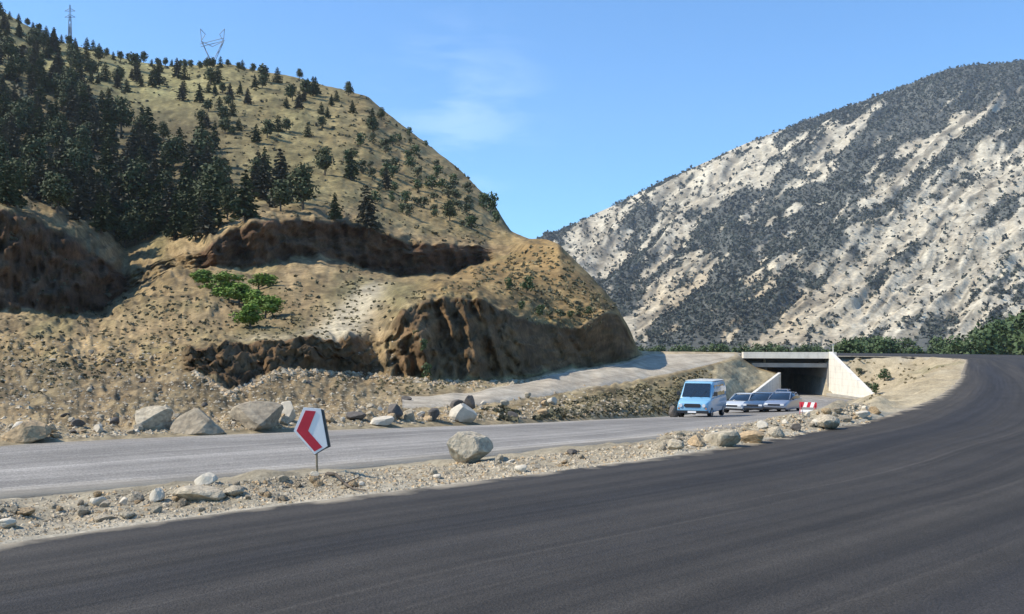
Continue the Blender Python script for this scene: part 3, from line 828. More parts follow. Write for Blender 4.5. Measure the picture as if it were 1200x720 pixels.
tag(wd, 'scattered dark trees covering the pale far mountain', 'woodland', kind='stuff')

# ------------------------------------------------------------------ underpass
up_ = empty('road_underpass', (35.8, 122, -4.6))
tag(up_, 'pale concrete underpass with dark opening and sloping white wing wall', 'underpass')
def upart(name, build, m, parent=None):
    bm = bmesh.new(); build(bm)
    if name in ('parapet', 'beam', 'deck_slab', 'deck_soffit'):
        for q in bm.verts:
            if q.co.y < 130: q.co.y += (XR - q.co.x) * 0.27
    bmesh.ops.translate(bm, vec=(-35.8, -122, 4.6), verts=bm.verts)
    bmesh.ops.recalc_face_normals(bm, faces=bm.faces)
    return bm_obj(name, bm, m, parent or up_)
XL, XR = 29.6, 40.0
upart('deck_slab', lambda bm: box(bm, XL, XR, 122.7, 138.6, 0.02, 0.32), M['concrete_grey'])
upart('deck_soffit', lambda bm: box(bm, XL, XR, 124.2, 138.58, -0.45, 0.018), M['underpass_shade'])
upart('parapet', lambda bm: box(bm, XL - 0.2, XR + 0.25, 121.75, 122.7, 0.02, 0.80), M['concrete'])
upart('beam', lambda bm: box(bm, XL + 0.9, XR - 0.62, 122.25, 124.1, -1.10, -0.58), M['concrete_grey'])
for i in range(4):
    upart('girder', lambda bm: box(bm, XL + 0.9, XR - 0.4, 126 + 3 * i, 126.5 + 3 * i, -1.0, -0.45), M['underpass_shade'])
upart('side_wall', lambda bm: box(bm, 39.35, 40.0, 122.3, 138.6, -4.9, -0.45), M['concrete_grey'])
upart('side_wall', lambda bm: prism(bm, [(31.9, -4.9), (32.9, -4.9), (32.9, -2.1), (29.3, -0.85), (29.3, -1.5)], 122.9, 138.6), M['underpass_shade'])
upart('added_end_wall', lambda bm: box(bm, 29.6, 40, 138.6, 139.0, -5.5, 0.2), M['underpass_shade'])  # end wall added to shut out daylight and keep the opening dark
def wing(bm, a, b, thick, outward):
    """a, b = (x, y, z_bottom, z_top): a leaning retaining wall"""
    (ax, ay, az, at), (bx, by, bz, bt) = a, b
    pr = []
    for ox in (0, thick * outward):
        pr.append([bm.verts.new((ax + ox, ay, az)), bm.verts.new((bx + ox, by, bz)), bm.verts.new((bx + ox + 0.12 * outward, by, bt)), bm.verts.new((ax + ox, ay, at))])
    A_, B_ = pr
    bm.faces.new(A_); bm.faces.new(B_[::-1])
    for i in range(4): bm.faces.new([A_[i], B_[i], B_[(i + 1) % 4], A_[(i + 1) % 4]])
upart('wing_wall', lambda bm: wing(bm, (39.4, 122.09, -4.9, 0.86), (39.25, 107.5, -4.9, -3.7), 0.45, 1), M['concrete'])
upart('wing_wall', lambda bm: wing(bm, (33.4, 121.9, -4.9, -1.72), (24.2, 101.5, -5.0, -4.05), 0.35, -1), M['concrete'])
upart('wall_footing', lambda bm: wing(bm, (39.05, 121.9, -4.9, -4.25), (38.8, 107.8, -4.9, -4.2), 0.3, 1), M['concrete_grey'])
pole = empty('marker_post', (40.05, 122.4, 0.80))
bm = bmesh.new(); rod(bm, (0, 0, 0), (0, 0, 0.9), 0.07, 0.05, 8); bm_obj('post', bm, M['concrete'], pole)
bm = bmesh.new(); rod(bm, (0, 0, 0.9), (0, 0, 1.0), 0.09, 0.09, 8); bm_obj('post_cap', bm, M['steel'], pole)
tag(pole, 'thin pale post standing on the right end of the underpass parapet', 'post')

# ------------------------------------------------------------------ rocks
def cutbank(h):
    """on the bare lower cut bank"""
    px = 600 + F * h[0].x / h[0].y; py = 405 - (h[0].z - EYE) * F / h[0].y
    return 215 < px < 420 and 392 < py < np.interp(px, [215, 270, 330, 415], [440, 462, 436, 440])
def rock_mesh(seed, flat=0.7, sub=3, jag=0.28):
    r = random.Random(seed)
    bm = bmesh.new()
    bmesh.ops.create_icosphere(bm, subdivisions=sub, radius=1.0)
    planes = []
    for _ in range(11):
        d = Vector((r.gauss(0, 1), r.gauss(0, 1), r.gauss(0, 1))).normalized()
        planes.append((d, r.uniform(0.42, 0.85)))
    for v in bm.verts:
        p = v.co.copy()
        for d, h in planes:
            e = p.dot(d) - h
            if e > 0: p -= d * e * 0.97
        a = math.atan2(p.y, p.x)
        p *= 1 + jag * 0.3 * (vnoise(np.array([a * 2.3 + seed]), np.array([p.z * 3 + seed]), seed)[0] - 0.5)
        v.co = Vector((p.x, p.y, p.z * flat))
    # base on z = 0, slightly sunk
    mn = min(v.co.z for v in bm.verts)
    w = max(v.co.x for v in bm.verts) - min(v.co.x for v in bm.verts)
    for v in bm.verts:
        v.co.z -= mn; v.co *= 1.0 / w
    me = bpy.data.meshes.new('rock')
    bm.to_mesh(me); bm.free()
    return me
RM = {}
def rock_of(kind, var):
    k_ = (kind, var)
    if k_ not in RM:
        me = rock_mesh(var * 7 + 3, flat=[0.75, 0.6, 0.9, 0.7, 0.55, 0.8][var % 6])
        me.materials.append(M[kind]); RM[k_] = me
    return RM[k_]
def place_rock(px, py, wpx, kind, label, var=None, hpx=None, group=None, name='rock', cat='rock', rz=None, tilt=None, sink=0.1, trees=None):
    h = pick(px, py, trees)
    if h is None or (group and (h[1].z < 0.6 or cutbank(h))): return None
    tilt = (random.uniform(-0.5, 0.5) if group else random.uniform(-.12, .12)) if tilt is None else tilt
    var = random.randrange(6) if var is None else var
    me = rock_of(kind, var)
    o = bpy.data.objects.new(name, me); COL.objects.link(o)
    w = wpx * h[0].y / F
    zext = max(v.co.z for v in me.vertices)
    hz = (hpx * h[0].y / F / zext / w) if hpx else random.uniform(0.8, 1.15)
    o.scale = (w, w * random.uniform(0.75, 1.0), w * hz)
    o.location = h[0] - Vector((0, 0, w * sink))
    o.rotation_euler = (tilt, tilt * 0.5, random.uniform(0, 6.28) if rz is None else rz)
    tag(o, label, cat, group)
    return o
BR = [
 (548, 540, 60, 'rock', 'large rounded pale boulder on the strip between the two roads', 0, 40),
 (32, 515, 46, 'rock_tan', 'ochre boulder at the far left edge of the lower road', 2, 27),
 (178, 503, 44, 'rock', 'angular pale boulder leaning left of the two big grey boulders', 3, 32),
 (234, 507, 60, 'rock_grey', 'big grey boulder with a dark right face, left of the roadside pair', 5, 34),
 (303, 501, 62, 'rock_grey', 'big grey boulder with flat sunlit top beside the white round stone', 3, 37),
 (338, 494, 22, 'rock_white', 'smooth white round stone behind the red and white sign', 0, 26),
 (236, 582, 66, 'rock', 'wide flat pale slab of rock in the rubble strip, left part', 4, 18),
 (242, 567, 22, 'rock_white', 'white stone lying on top of the wide flat slab', 2, 15),
 (272, 579, 26, 'rock', 'pale rock touching the right end of the wide flat slab', 1, 12),
 (28, 604, 20, 'rock_tan', 'yellowish stone near the left end of the rubble strip', 1, 11),
 (10, 618, 20, 'rock_white', 'whitish stone at the left frame edge by the fresh asphalt', 3, 13),
 (116, 592, 22, 'rock_white', 'whitish rock on the far side of the rubble strip at left', 4, 12),
 (157, 588, 20, 'rock', 'cream rock in the rubble strip between two white stones', 2, 14),
 (184, 588, 16, 'rock_white', 'narrow upright white stone left of the wide flat slab', 2, 18),
 (150, 607, 22, 'rock', 'flat cream stone close to the fresh asphalt edge at left', 4, 9),
 (126, 609, 24, 'rock', 'low cream stone near the asphalt edge, left of the other flat one', 1, 8),
 (370, 560, 12, 'rock_white', 'small white stone at the foot of the red and white sign', 0, 9),
 (583, 541, 16, 'rock', 'small dark-sided rock just right of the large rounded boulder', 5, 11),
 (612, 553, 15, 'rock_white', 'little whitish rock at the asphalt edge right of the large boulder', 1, 10),
 (670, 533, 12, 'rock_dark', 'small brown stone alone on the pale strip beside the lower road', 0, 8),
 (448, 497, 36, 'rock_white', 'long white rock among dark stones behind the lower road', 4, 12),
 (415, 492, 22, 'rock_dark', 'dark stone just left of the long white rock', 1, 12),
 (462, 489, 18, 'rock_dark', 'dark pointed stone rising above the long white rock', 2, 18),
 (508, 492, 20, 'rock_dark', 'slanting dark stone between the long white rock and the cream rock', 3, 16),
 (543, 494, 26, 'rock_white', 'cream rock under the upright dark stone behind the big boulder', 2, 24),
 (550, 480, 12, 'rock_dark', 'upright dark stone standing above the cream rock', 2, 18),
 (648, 474, 14, 'rock_white', 'white stone on the tan verge below the gravel track', 0, 10),
 (636, 474, 10, 'rock_dark', 'small dark stone beside the white stone below the gravel track', 3, 8),
 (789, 489, 12, 'rock_dark', 'dark stone-shaped block for a dark mark directly beside the pale blue van', 2, 15),  # block put where a dark mark touches the van
 (846, 522, 44, 'rock', 'long cream rock in the heap by the asphalt, left of the dark hollow', 4, 22),
 (878, 518, 36, 'rock_tan', 'tan block over the dark hollow in the roadside heap', 3, 17),
 (908, 512, 20, 'rock', 'cream rock right of the dark hollow in the roadside heap', 2, 14),
 (934, 506, 12, 'rock_dark', 'small dark stone in the roadside heap in front of the parked cars', 0, 11),
 (965, 500, 34, 'rock', 'broad cream rock in the roadside heap below the red barrier', 1, 17),
 (989, 494, 20, 'rock_grey', 'flat grey slab in the roadside heap near its right end', 4, 8),
 (790, 527, 22, 'rock', 'rounded cream rock where the roadside heap begins', 0, 14),
 (816, 522, 22, 'rock_tan', 'yellowish rock near the beginning of the roadside heap', 5, 14),
 (1010, 489, 22, 'rock_white', 'whitish rock at the right end of the roadside heap', 3, 10),
]
for b in BR:
    big = b[2] >= 40
    place_rock(b[0], b[1], b[2], b[3], b[4], var=b[5], hpx=b[6], name='boulder' if big else 'rock', cat='boulder' if big else 'rock')
cnt = 0
def on_strip(px):
    """a picture row on the rubble strip between the roads"""
    top = np.interp(px, [0, 300, 600, 700, 800, 860, 940, 1000], [592, 566, 541, 530, 518, 510, 498, 486])
    bot = np.interp(px, [0, 300, 600, 700, 800, 860, 940, 1000], [632, 592, 556, 544, 529, 520, 507, 494])
    return top, bot
for i in range(100):
    px = random.choice([random.uniform(770, 1030), random.uniform(0, 340), random.uniform(0, 340), random.uniform(300, 760), random.uniform(760, 1010)])
    t, b = on_strip(px)
    py = random.uniform(t - (8 if px > 770 else 0), b)
    place_rock(px, py, random.uniform(6, 13), random.choice(['rock', 'rock', 'rock_white', 'rock_tan', 'rock_grey']),
               'small loose rock in the rubble strip between fresh asphalt and lower road', group='small rocks of the rubble strip')
for i in range(70):
    px = random.uniform(0, 640)
    y0 = np.interp(px, [0, 300, 450, 640], [517, 503, 497, 489])
    py = y0 - abs(random.gauss(0, 12)) - 1
    place_rock(px, py, random.uniform(6, 17), random.choice(['rock', 'rock_grey', 'rock_dark', 'rock', 'rock_tan', 'rock_white']),
               'small loose rock on the far verge of the lower road at left', group='small rocks along the far verge')
for i in range(45):
    px, py = random.uniform(60, 420), random.uniform(400, 480)
    place_rock(px, py, random.uniform(4, 9), random.choice(['rock', 'rock_grey', 'rock_tan', 'rock_dark']),
               'small loose rock on the bare slope above the lower road', group='small rocks on the lower slope')

# gravel and chips: nobody could count them
def stones(name, P, S, m, seed=2):
    r = np.random.default_rng(seed)
    oct_ = np.array([(1, 0, 0), (-1, 0, 0), (0, 1, 0), (0, -1, 0), (0, 0, 1), (0, 0, -1)], float)
    fc = np.array([(0, 2, 4), (2, 1, 4), (1, 3, 4), (3, 0, 4), (2, 0, 5), (1, 2, 5), (3, 1, 5), (0, 3, 5)])
    n = len(P)
    sc = (0.6 + 0.6 * r.random((n, 6, 1))) * np.array([1, 1, 0.65])
    V = oct_[None] * sc
    a = r.random(n) * 6.28
    ca, sa = np.cos(a)[:, None], np.sin(a)[:, None]
    X = V[..., 0] * ca - V[..., 1] * sa; Yv = V[..., 0] * sa + V[..., 1] * ca
    V = np.stack([X, Yv, V[..., 2]], -1) * (S * 0.5)[:, None, None] + P[:, None, :]
    Q = (np.arange(n)[:, None, None] * 6 + fc[None]).reshape(-1, 3)
    return mesh_obj(name, np_mesh(name, V.reshape(-1, 3), Q, smooth=False), m=m)
P1, P2, P3 = [], [], []
while len(P1) + len(P2) + len(P3) < 11500:
    px = random.uniform(-90, 1020)
    t, b = on_strip(min(max(px, 0), 1000))
    if px < 0: t, b = t + 0.085 * -px, b + 0.14 * -px
    if px > 770: t -= 9
    h = pick(px, random.uniform(t - 4, b + 3))
    if h is None: continue
    s = (0.018 + 0.075 * random.random() ** 3) * (h[0].y / 12) ** 0.7
    (P1 if random.random() < 0.6 else P2 if random.random() < 0.6 else P3).append((*h[0], s))
while len(P1) + len(P2) + len(P3) < 16500:
    px = random.uniform(-40, 760)
    y0 = np.interp(px, [0, 300, 450, 640, 760], [518, 504, 498, 490, 486])
    h = pick(px, y0 - abs(random.gauss(0, 16)))
    if h is None: continue
    s = (0.04 + 0.16 * random.random() ** 3) * (h[0].y / 25) ** 0.7
    (P1 if random.random() < 0.5 else P2 if random.random() < 0.6 else P3).append((*h[0], s))
for i in range(1500):
    px = random.uniform(225, 735)
    py = np.interp(px, [225, 270, 330, 410, 480, 550, 620, 660, 700, 735], [434, 460, 434, 437, 444, 449, 446, 439, 433, 426]) + abs(random.gauss(0, 4)) - 1
    h = pick(px, py, (T_h,))
    if h is None: continue
    (P1 if random.random() < 0.3 else P3 if random.random() < .6 else P2).append((*h[0], 0.1 + 0.4 * random.random() ** 3))
for i in range(2600):
    h = pick(random.uniform(0, 470), random.uniform(395, 480), (T_h,))
    if h is None or h[1].z < 0.55 or cutbank(h): continue
    s = (0.07 + 0.22 * random.random() ** 4)
    (P1 if random.random() < 0.5 else P2).append((*h[0], s))
for i in range(260):
    k_ = random.randrange(len(A) // 3); q = A[k_]; nn = nrm[k_]
    o_ = 0.05 + abs(random.gauss(0, 0.45)) * (1 if random.random() < .8 else 4)
    x_, y_ = q[0] + nn[0] * o_ + random.uniform(-.6, .6), q[1] + nn[1] * o_
    h = drop(x_, y_, (T_r,))
    if h is not None and y_ > 5: (P1 if random.random() < 0.6 else P2).append((*h[0], random.uniform(0.012, 0.04)))
for nm, P_, m_ in (('gravel', P1, 'rock'), ('grey_gravel', P2, 'rock_grey'), ('brown_gravel', P3, 'rock_tan')):
    P_ = np.array(P_)
    o = stones(nm, P_[:, :3], P_[:, 3], M[m_], seed=len(P_))
    tag(o, {'gravel': 'pale stone chips strewn over the strip and verges', 'grey_gravel': 'grey stone chips strewn over the strip and verges',
            'brown_gravel': 'tan stone chips strewn over the strip and verges'}[nm], 'gravel', kind='stuff')

# ------------------------------------------------------------------ dry tufts and scrub
def tuft_scatter(name, regions, m, label, seed, faces=8):
    r = random.Random(seed)
    P, S = [], []
    for poly, n, (s0, s1) in regions:
        xs = [p[0] for p in poly]; ys = [p[1] for p in poly]
        k_ = 0
        while k_ < n:
            x, y = r.uniform(min(xs), max(xs)), r.uniform(min(ys), max(ys))
            ins = False
            for i in range(len(poly)):
                (x1, y1), (x2, y2) = poly[i], poly[i - 1]
                if (y1 > y) != (y2 > y) and x < (x2 - x1) * (y - y1) / (y2 - y1) + x1: ins = not ins
            if not ins: continue
            k_ += 1
            if vnoise(np.array([x / 14.0]), np.array([y / 9.0]), seed)[0] < 0.4: continue
            h = pick(x, y, (T_h, T_g))
            if h is None: continue
            if h[1].z < 0.35 and r.random() < 0.8: continue
            P.append(tuple(h[0])); S.append(r.uniform(s0, s1) * h[0].y / F)
    o = clumps(name, np.array(P), np.array(S), m, faces=faces, flat=0.5, seed=seed)
    tag(o, label, 'scrub', kind='stuff')
hillpoly = [(0, 60), (270, 75), (430, 112), (540, 200), (600, 270), (560, 290), (480, 285), (400, 258), (300, 255), (200, 260), (0, 240)]
tuft_scatter('dry_grass', [(hillpoly, 1500, (2, 4)), ([(0, 375), (220, 350), (420, 330), (480, 340), (420, 395), (225, 405), (180, 440), (0, 470)], 1300, (2, 4.5)),
                           ([(470, 350), (560, 310), (640, 285), (700, 340), (730, 365), (680, 392), (600, 375), (520, 350)], 900, (2.5, 5)),
                           ([(640, 476), (780, 444), (830, 432), (840, 450), (830, 474), (790, 486), (640, 492)], 650, (2, 4.5)),
                           ([(400, 440), (560, 450), (500, 462), (380, 466)], 160, (2.5, 5)),
                           ([(1000, 480), (1120, 425), (960, 420), (1020, 465)], 90, (2, 4))], M['tuft'], 'dry yellow grass tufts over the hillside', 5)
tuft_scatter('scrub', [(hillpoly, 800, (2.5, 6)), ([(0, 375), (220, 330), (350, 320), (360, 395), (225, 405), (180, 440), (0, 450)], 360, (3, 6)),
                       ([(350, 330), (420, 310), (520, 330), (440, 395), (360, 390)], 110, (3, 6)),
                       ([(590, 300), (640, 290), (690, 340), (720, 362), (680, 385), (600, 365)], 130, (3, 7)),
                       ([(640, 478), (780, 446), (835, 435), (845, 450), (830, 474), (790, 486), (640, 492)], 800, (2, 5.5)),
                       ([(0, 262), (130, 330), (130, 360), (0, 350)], 60, (3, 7)),
                       ([(560, 478), (660, 478), (660, 492), (560, 494)], 200, (4, 9))], M['tuft_green'], 'low grey green scrub over the hillside', 9)

tuft_scatter('forest_undergrowth', [([(-20, 45), (30, 50), (90, 100), (135, 155), (230, 170), (300, 195), (330, 225), (328, 246), (250, 262), (230, 278), (150, 282), (70, 250), (-20, 238)], 420, (5, 11))], M['needle_grey'], 'dark undergrowth and young growth filling the dense conifer stand', 14, faces=14)
# ------------------------------------------------------------------ trees
def conifer_meshes(seed, squat=False):
    """unit-high conifer: crown of drooping ragged branches in whorls, and a tapered trunk with limbs"""
    r = random.Random(seed)
    bm = bmesh.new()
    wmax = r.uniform(0.20, 0.26) * (1.45 if squat else 1)
    z0 = 0.08 if squat else r.uniform(0.08, 0.16)
    lv = 15
    for k_ in range(lv):
        t = k_ / (lv - 1)
        z = z0 + (0.97 - z0) * t
        L = wmax * (1 - t) ** (0.5 if squat else 0.62) * r.uniform(0.8, 1.15) + 0.012
        nb = int(9 - 4 * t)
        for b in range(nb):
            if r.random() < 0.1: continue
            a = 2 * math.pi * (b + r.random() * 0.8) / nb
            l = L * r.uniform(0.6, 1.2)
            dz = -l * r.uniform(0.05, 0.45)
            for q in range(3):                      # sprays along the branch
                f = (q + 0.6) / 3
                c_ = Vector((math.cos(a) * l * f, math.sin(a) * l * f, z + dz * f + r.uniform(-.01, .01)))
                s = (0.078 * (1 - t * 0.5)) * r.uniform(0.7, 1.3)
                d = Vector((math.cos(a), math.sin(a), -0.3)) + Vector((r.gauss(0, .3), r.gauss(0, .3), r.gauss(0, .3)))
                d.normalize()
                sd = d.cross(Vector((r.gauss(0, .4), r.gauss(0, .4), 1))).normalized()
                vs = [bm.verts.new(c_ - d * s), bm.verts.new(c_ + sd * s * 0.55), bm.verts.new(c_ + d * s), bm.verts.new(c_ - sd * s * 0.55)]
                bm.faces.new(vs)
                upv = d.cross(sd).normalized()
                vs = [bm.verts.new(c_ - d * s * .8), bm.verts.new(c_ + upv * s * 0.5), bm.verts.new(c_ + d * s * .8), bm.verts.new(c_ - upv * s * 0.5)]
                bm.faces.new(vs)
    crown = bpy.data.meshes.new('crown'); bm.to_mesh(crown); bm.free()
    bm = bmesh.new()
    rod(bm, (0, 0, -0.04), (r.uniform(-.01, .01), 0, 0.5), 0.018, 0.011, 7)
    rod(bm, (0, 0, 0.5), (0, 0, 0.97), 0.011, 0.002, 6)
    for k_ in range(10):
        t = r.uniform(0.12, 0.8); a = r.uniform(0, 6.28); l = wmax * (1 - t) * 0.9
        rod(bm, (0, 0, t), (math.cos(a) * l, math.sin(a) * l, t - l * 0.2), 0.004, 0.001, 4)
    trunk = bpy.data.meshes.new('trunk'); bm.to_mesh(trunk); bm.free()
    return crown, trunk
def leafy_meshes(seed, n=420, wide=0.55, low=0.08, leaf=0.05, lobes=7):
    """unit-high round-headed shrub or tree: leaves spread through several uneven lobes"""
    r = random.Random(seed)
    bm = bmesh.new()
    L = []
    for k_ in range(lobes):
        a = r.uniform(0, 6.28); q = wide * r.uniform(0.1, 0.6)
        z = r.uniform(low + 0.18, 0.8)
        L.append((Vector((math.cos(a) * q, math.sin(a) * q, z)), r.uniform(0.16, 0.28)))
    L.append((Vector((0, 0, 0.78)), 0.2)); L.append((Vector((0, 0, 0.45)), 0.3))
    for k_ in range(n):
        c_, rad = r.choice(L)
        d = Vector((r.gauss(0, 1), r.gauss(0, 1), r.gauss(0, 1))).normalized()
        p = c_ + d * rad * r.random() ** 0.4
        if p.z < low * 0.5: p.z = low * 0.5
        s = leaf * r.uniform(0.6, 1.4)
        u = Vector((r.gauss(0, 1), r.gauss(0, 1), r.gauss(0, 1))).normalized()
        w = u.cross(d + Vector((.01, .02, 0))).normalized()
        bm.faces.new([bm.verts.new(p - u * s), bm.verts.new(p + w * s * 0.6), bm.verts.new(p + u * s), bm.verts.new(p - w * s * 0.6)])
    crown = bpy.data.meshes.new('crown'); bm.to_mesh(crown); bm.free()
    bm = bmesh.new()
    rod(bm, (0, 0, -0.05), (0.01, 0, 0.35), 0.028, 0.016, 7)
    for c_, rad in L[:6]:
        rod(bm, (0.0, 0, r.uniform(0.08, 0.3)), c_, 0.012, 0.003, 5)
    trunk = bpy.data.meshes.new('trunk'); bm.to_mesh(trunk); bm.free()
    return crown, trunk
def lib(fn, leafmat, seeds, **kw):
    out = []
    for s in seeds:
        cme, tme = fn(s, **kw)
        cme.materials.append(M[leafmat]); tme.materials.append(M['bark'])
        out.append((cme, tme))
    return out
CON = lib(conifer_meshes, 'needle', [1, 2]) + lib(conifer_meshes, 'needle_grey', [5, 6]) + lib(leafy_meshes, 'needle', [7, 8], n=1000, leaf=0.04, wide=0.24, low=0.15)
CONS = lib(conifer_meshes, 'needle', [11, 12], squat=True) + lib(leafy_meshes, 'needle', [14, 15, 16], n=500, leaf=0.06, wide=0.34)
JUN = lib(leafy_meshes, 'leaf_olive', [21, 22, 23], n=260, leaf=0.075, wide=0.5)
JUND = lib(leafy_meshes, 'leaf', [24, 25], n=260, leaf=0.075, wide=0.45)
GRN = lib(leafy_meshes, 'leaf_bright', [31, 32, 33], n=1700, leaf=0.045, wide=0.7, low=0.02)
VAL = lib(leafy_meshes, 'leaf', [41, 42, 43, 44], n=900, leaf=0.04, wide=0.5)
def plant(lib_, loc, h, name, label, cat, group=None, w=1.0):
    cme, tme = random.choice(lib_)
    e = empty(name, loc, random.uniform(0, 6.28))
    e.scale = (h * w, h * w, h)
    e.rotation_euler = (random.uniform(-.05, .05), random.uniform(-.05, .05), random.uniform(0, 6.28))
    for nm, me in (('crown', cme), ('trunk', tme)):
        o = bpy.data.objects.new(nm, me); COL.objects.link(o); o.parent = e
    tag(e, label, cat, group)
    return e
def plant_px(lib_, px, py, hpx, name, label, cat, group=None, w=1.0):
    h = pick(px, py, (T_h, T_g))
    if h is None: return None
    return plant(lib_, h[0] - Vector((0, 0, 0.01 * hpx * h[0].y / F)), hpx * h[0].y / F, name, label, cat, group, w)
def in_poly(x, y, poly):
    ins = False
    for i in range(len(poly)):
        (x1, y1), (x2, y2) = poly[i], poly[i - 1]
        if (y1 > y) != (y2 > y) and x < (x2 - x1) * (y - y1) / (y2 - y1) + x1: ins = not ins
    return ins
def scatter(poly, n, mind, seed):
    r = random.Random(seed); out = []
    xs = [p[0] for p in poly]; ys = [p[1] for p in poly]; tries = 0
    while len(out) < n and tries < 20000:
        tries += 1
        x, y = r.uniform(min(xs), max(xs)), r.uniform(min(ys), max(ys))
        if in_poly(x, y, poly) and all((x - a) ** 2 / 1.0 + ((y - b) * 1.6) ** 2 > mind ** 2 for a, b in out): out.append((x, y))
    return out
def zone(x, y):
    if y > 255: return 'dark conifer at the lower rim of the dense stand, right above the brown bank' if x > 120 else 'dark conifer of the dense stand just above the left brown bank'
    if x < 110: return 'dark conifer in the upper left corner of the dense stand' if y < 150 else 'dark conifer in the left half of the dense stand, below its corner'
    if x < 220: return 'dark conifer along the upper fringe of the dense stand' if y < 190 else 'dark conifer in the middle of the dense stand'
    return 'dark conifer in the right lobe of the dense stand, its upper side' if y < 225 else 'dark conifer in the right lobe of the dense stand, low down'
# single trees that one can point to
LONE = [
 (381, 205, 36, 'dark pointed conifer alone on the open slope, the nearer the forest of two level ones'),
 (411, 210, 38, 'dark pointed conifer alone on the open slope, right of its level neighbour'),
 (355, 245, 58, 'tall dark conifer at the right edge of the dense stand above the brown bank'),
 (432, 272, 56, 'tall slim grey green conifer just above the middle of the brown bank'),
 (393, 258, 34, 'short grey green conifer between the two tall ones above the brown bank'),
 (452, 222, 28, 'broad dark conifer right of the pair on the open slope'),
 (330, 235, 62, 'tall dark conifer second from the right end of the dense stand'),
 (527, 258, 28, 'dark conifer low on the slope near the right shoulder of the hill'),
 (408, 112, 18, 'dark conifer on the skyline where the bare ridge starts to fall'),
 (447, 140, 16, 'dark conifer on the skyline left of the steep rocky shoulder'),
 (351, 92, 13, 'small conifer alone on the bare golden skyline'),
 (108, 45, 11, 'small conifer standing clear above the left skyline'),
 (142, 62, 11, 'small conifer on the left skyline, right of the one standing clear'),
 (367, 112, 24, 'slim dark conifer just below the golden skyline'),
]
for px, py, h, lb in LONE:
    plant_px(CON, px, py + 1, h, 'conifer', lb, 'conifer', w=1.15)
ntree = len(LONE)
dense_poly = [(-25, 12), (30, 38), (90, 78), (140, 130), (230, 165), (300, 190), (338, 225), (335, 250), (300, 258), (250, 268), (238, 286), (150, 288), (135, 280), (70, 255), (-25, 240)]
pts = scatter(dense_poly, 188, 9.5, 3)
pts = [p for p in pts if p[0] < 100 or p[1] > 225 or vnoise(np.array([p[0] / 26.0]), np.array([p[1] / 22.0]), 51)[0] > 0.22]
pts.sort(key=lambda p: p[1])
for x, y in pts:
    hp = np.interp(y, [40, 120, 200, 285], [20, 34, 46, 60]) * random.uniform(0.55, 1.15)
    plant_px(CON, x, y, hp, 'conifer', zone(x, y), 'conifer', 'conifers of the dense stand', w=random.uniform(1.0, 1.35))
    ntree += 1
# ridge line
for px in np.arange(14, 300, 8.5):
    p_ = px + random.uniform(-3, 3)
    py = np.interp(p_, [0, 60, 150, 200, 270, 340], [10, 44, 68, 76, 74, 88]) + random.uniform(2, 7)
    plant_px(CONS, p_, py, random.uniform(9, 15), 'conifer', 'small dark conifer along the left skyline of the hill', 'conifer', 'small conifers along the skyline', w=1.1)
    ntree += 1
upper = [(60, 60), (150, 80), (330, 95), (400, 120), (450, 150), (430, 165), (380, 150), (330, 180), (240, 150), (205, 110), (110, 110)]
for x, y in scatter(upper, 92, 8, 17):
    if vnoise(np.array([(x + y) / 24.0]), np.array([(x - y) / 50.0]), 7)[0] < 0.27: continue
    plant_px(CONS + CON[:3], x, y, random.uniform(12, 24), 'conifer', 'small dark conifer scattered over the upper slope, ' + ('left part above the dense stand' if x < 240 else 'middle part below the skyline' if x < 350 else 'right part near the falling skyline'), 'conifer', 'conifers scattered on the upper slope', w=1.2)
    ntree += 1
for x, y in scatter([(-10, 236), (60, 248), (150, 300), (150, 270), (60, 225), (-10, 215)], 14, 9, 6):
    plant_px(CON, x, y, random.uniform(36, 55), 'conifer', zone(x, max(y, 256)), 'conifer', 'conifers of the dense stand', w=1.2)
for x, y in scatter([(-5, 18), (50, 50), (110, 90), (130, 140), (60, 130), (-5, 90)], 26, 8, 5):
    plant_px(CON, x, y, random.uniform(18, 30), 'conifer', zone(x, y), 'conifer', 'conifers of the dense stand', w=1.25)
# juniper bushes on the right of the hill
jp = [(420, 165), (470, 160), (540, 215), (590, 262), (560, 275), (500, 262), (440, 240), (400, 200)]
for x, y in scatter(jp, 52, 9, 23):
    if x > 560 or random.random() < 0.55: L_, lb, gp = JUND, 'dark round bush on the steep right shoulder of the hill', 'dark bushes on the right shoulder'
    else: L_, lb, gp = JUN, 'grey green round bush on the steep right shoulder of the hill', 'grey bushes on the right shoulder'
    plant_px(L_, x, y, random.uniform(8, 18), 'bush', lb, 'bush', gp, w=1.2)
for x, y, h, lb in [(575, 250, 26, 'dark bush hanging on the skyline of the steep right shoulder'), (566, 244, 20, 'dark bush just left of the one on the steep skyline'), (582, 262, 16, 'dark bush lowest on the steep right skyline'),
                 (480, 160, 12, 'dark bush on the skyline below the last conifer'), (500, 172, 8, 'small dark bush halfway down the rocky skyline')]:
    plant_px(JUND, x, y, h, 'bush', lb, 'bush', w=0.9)
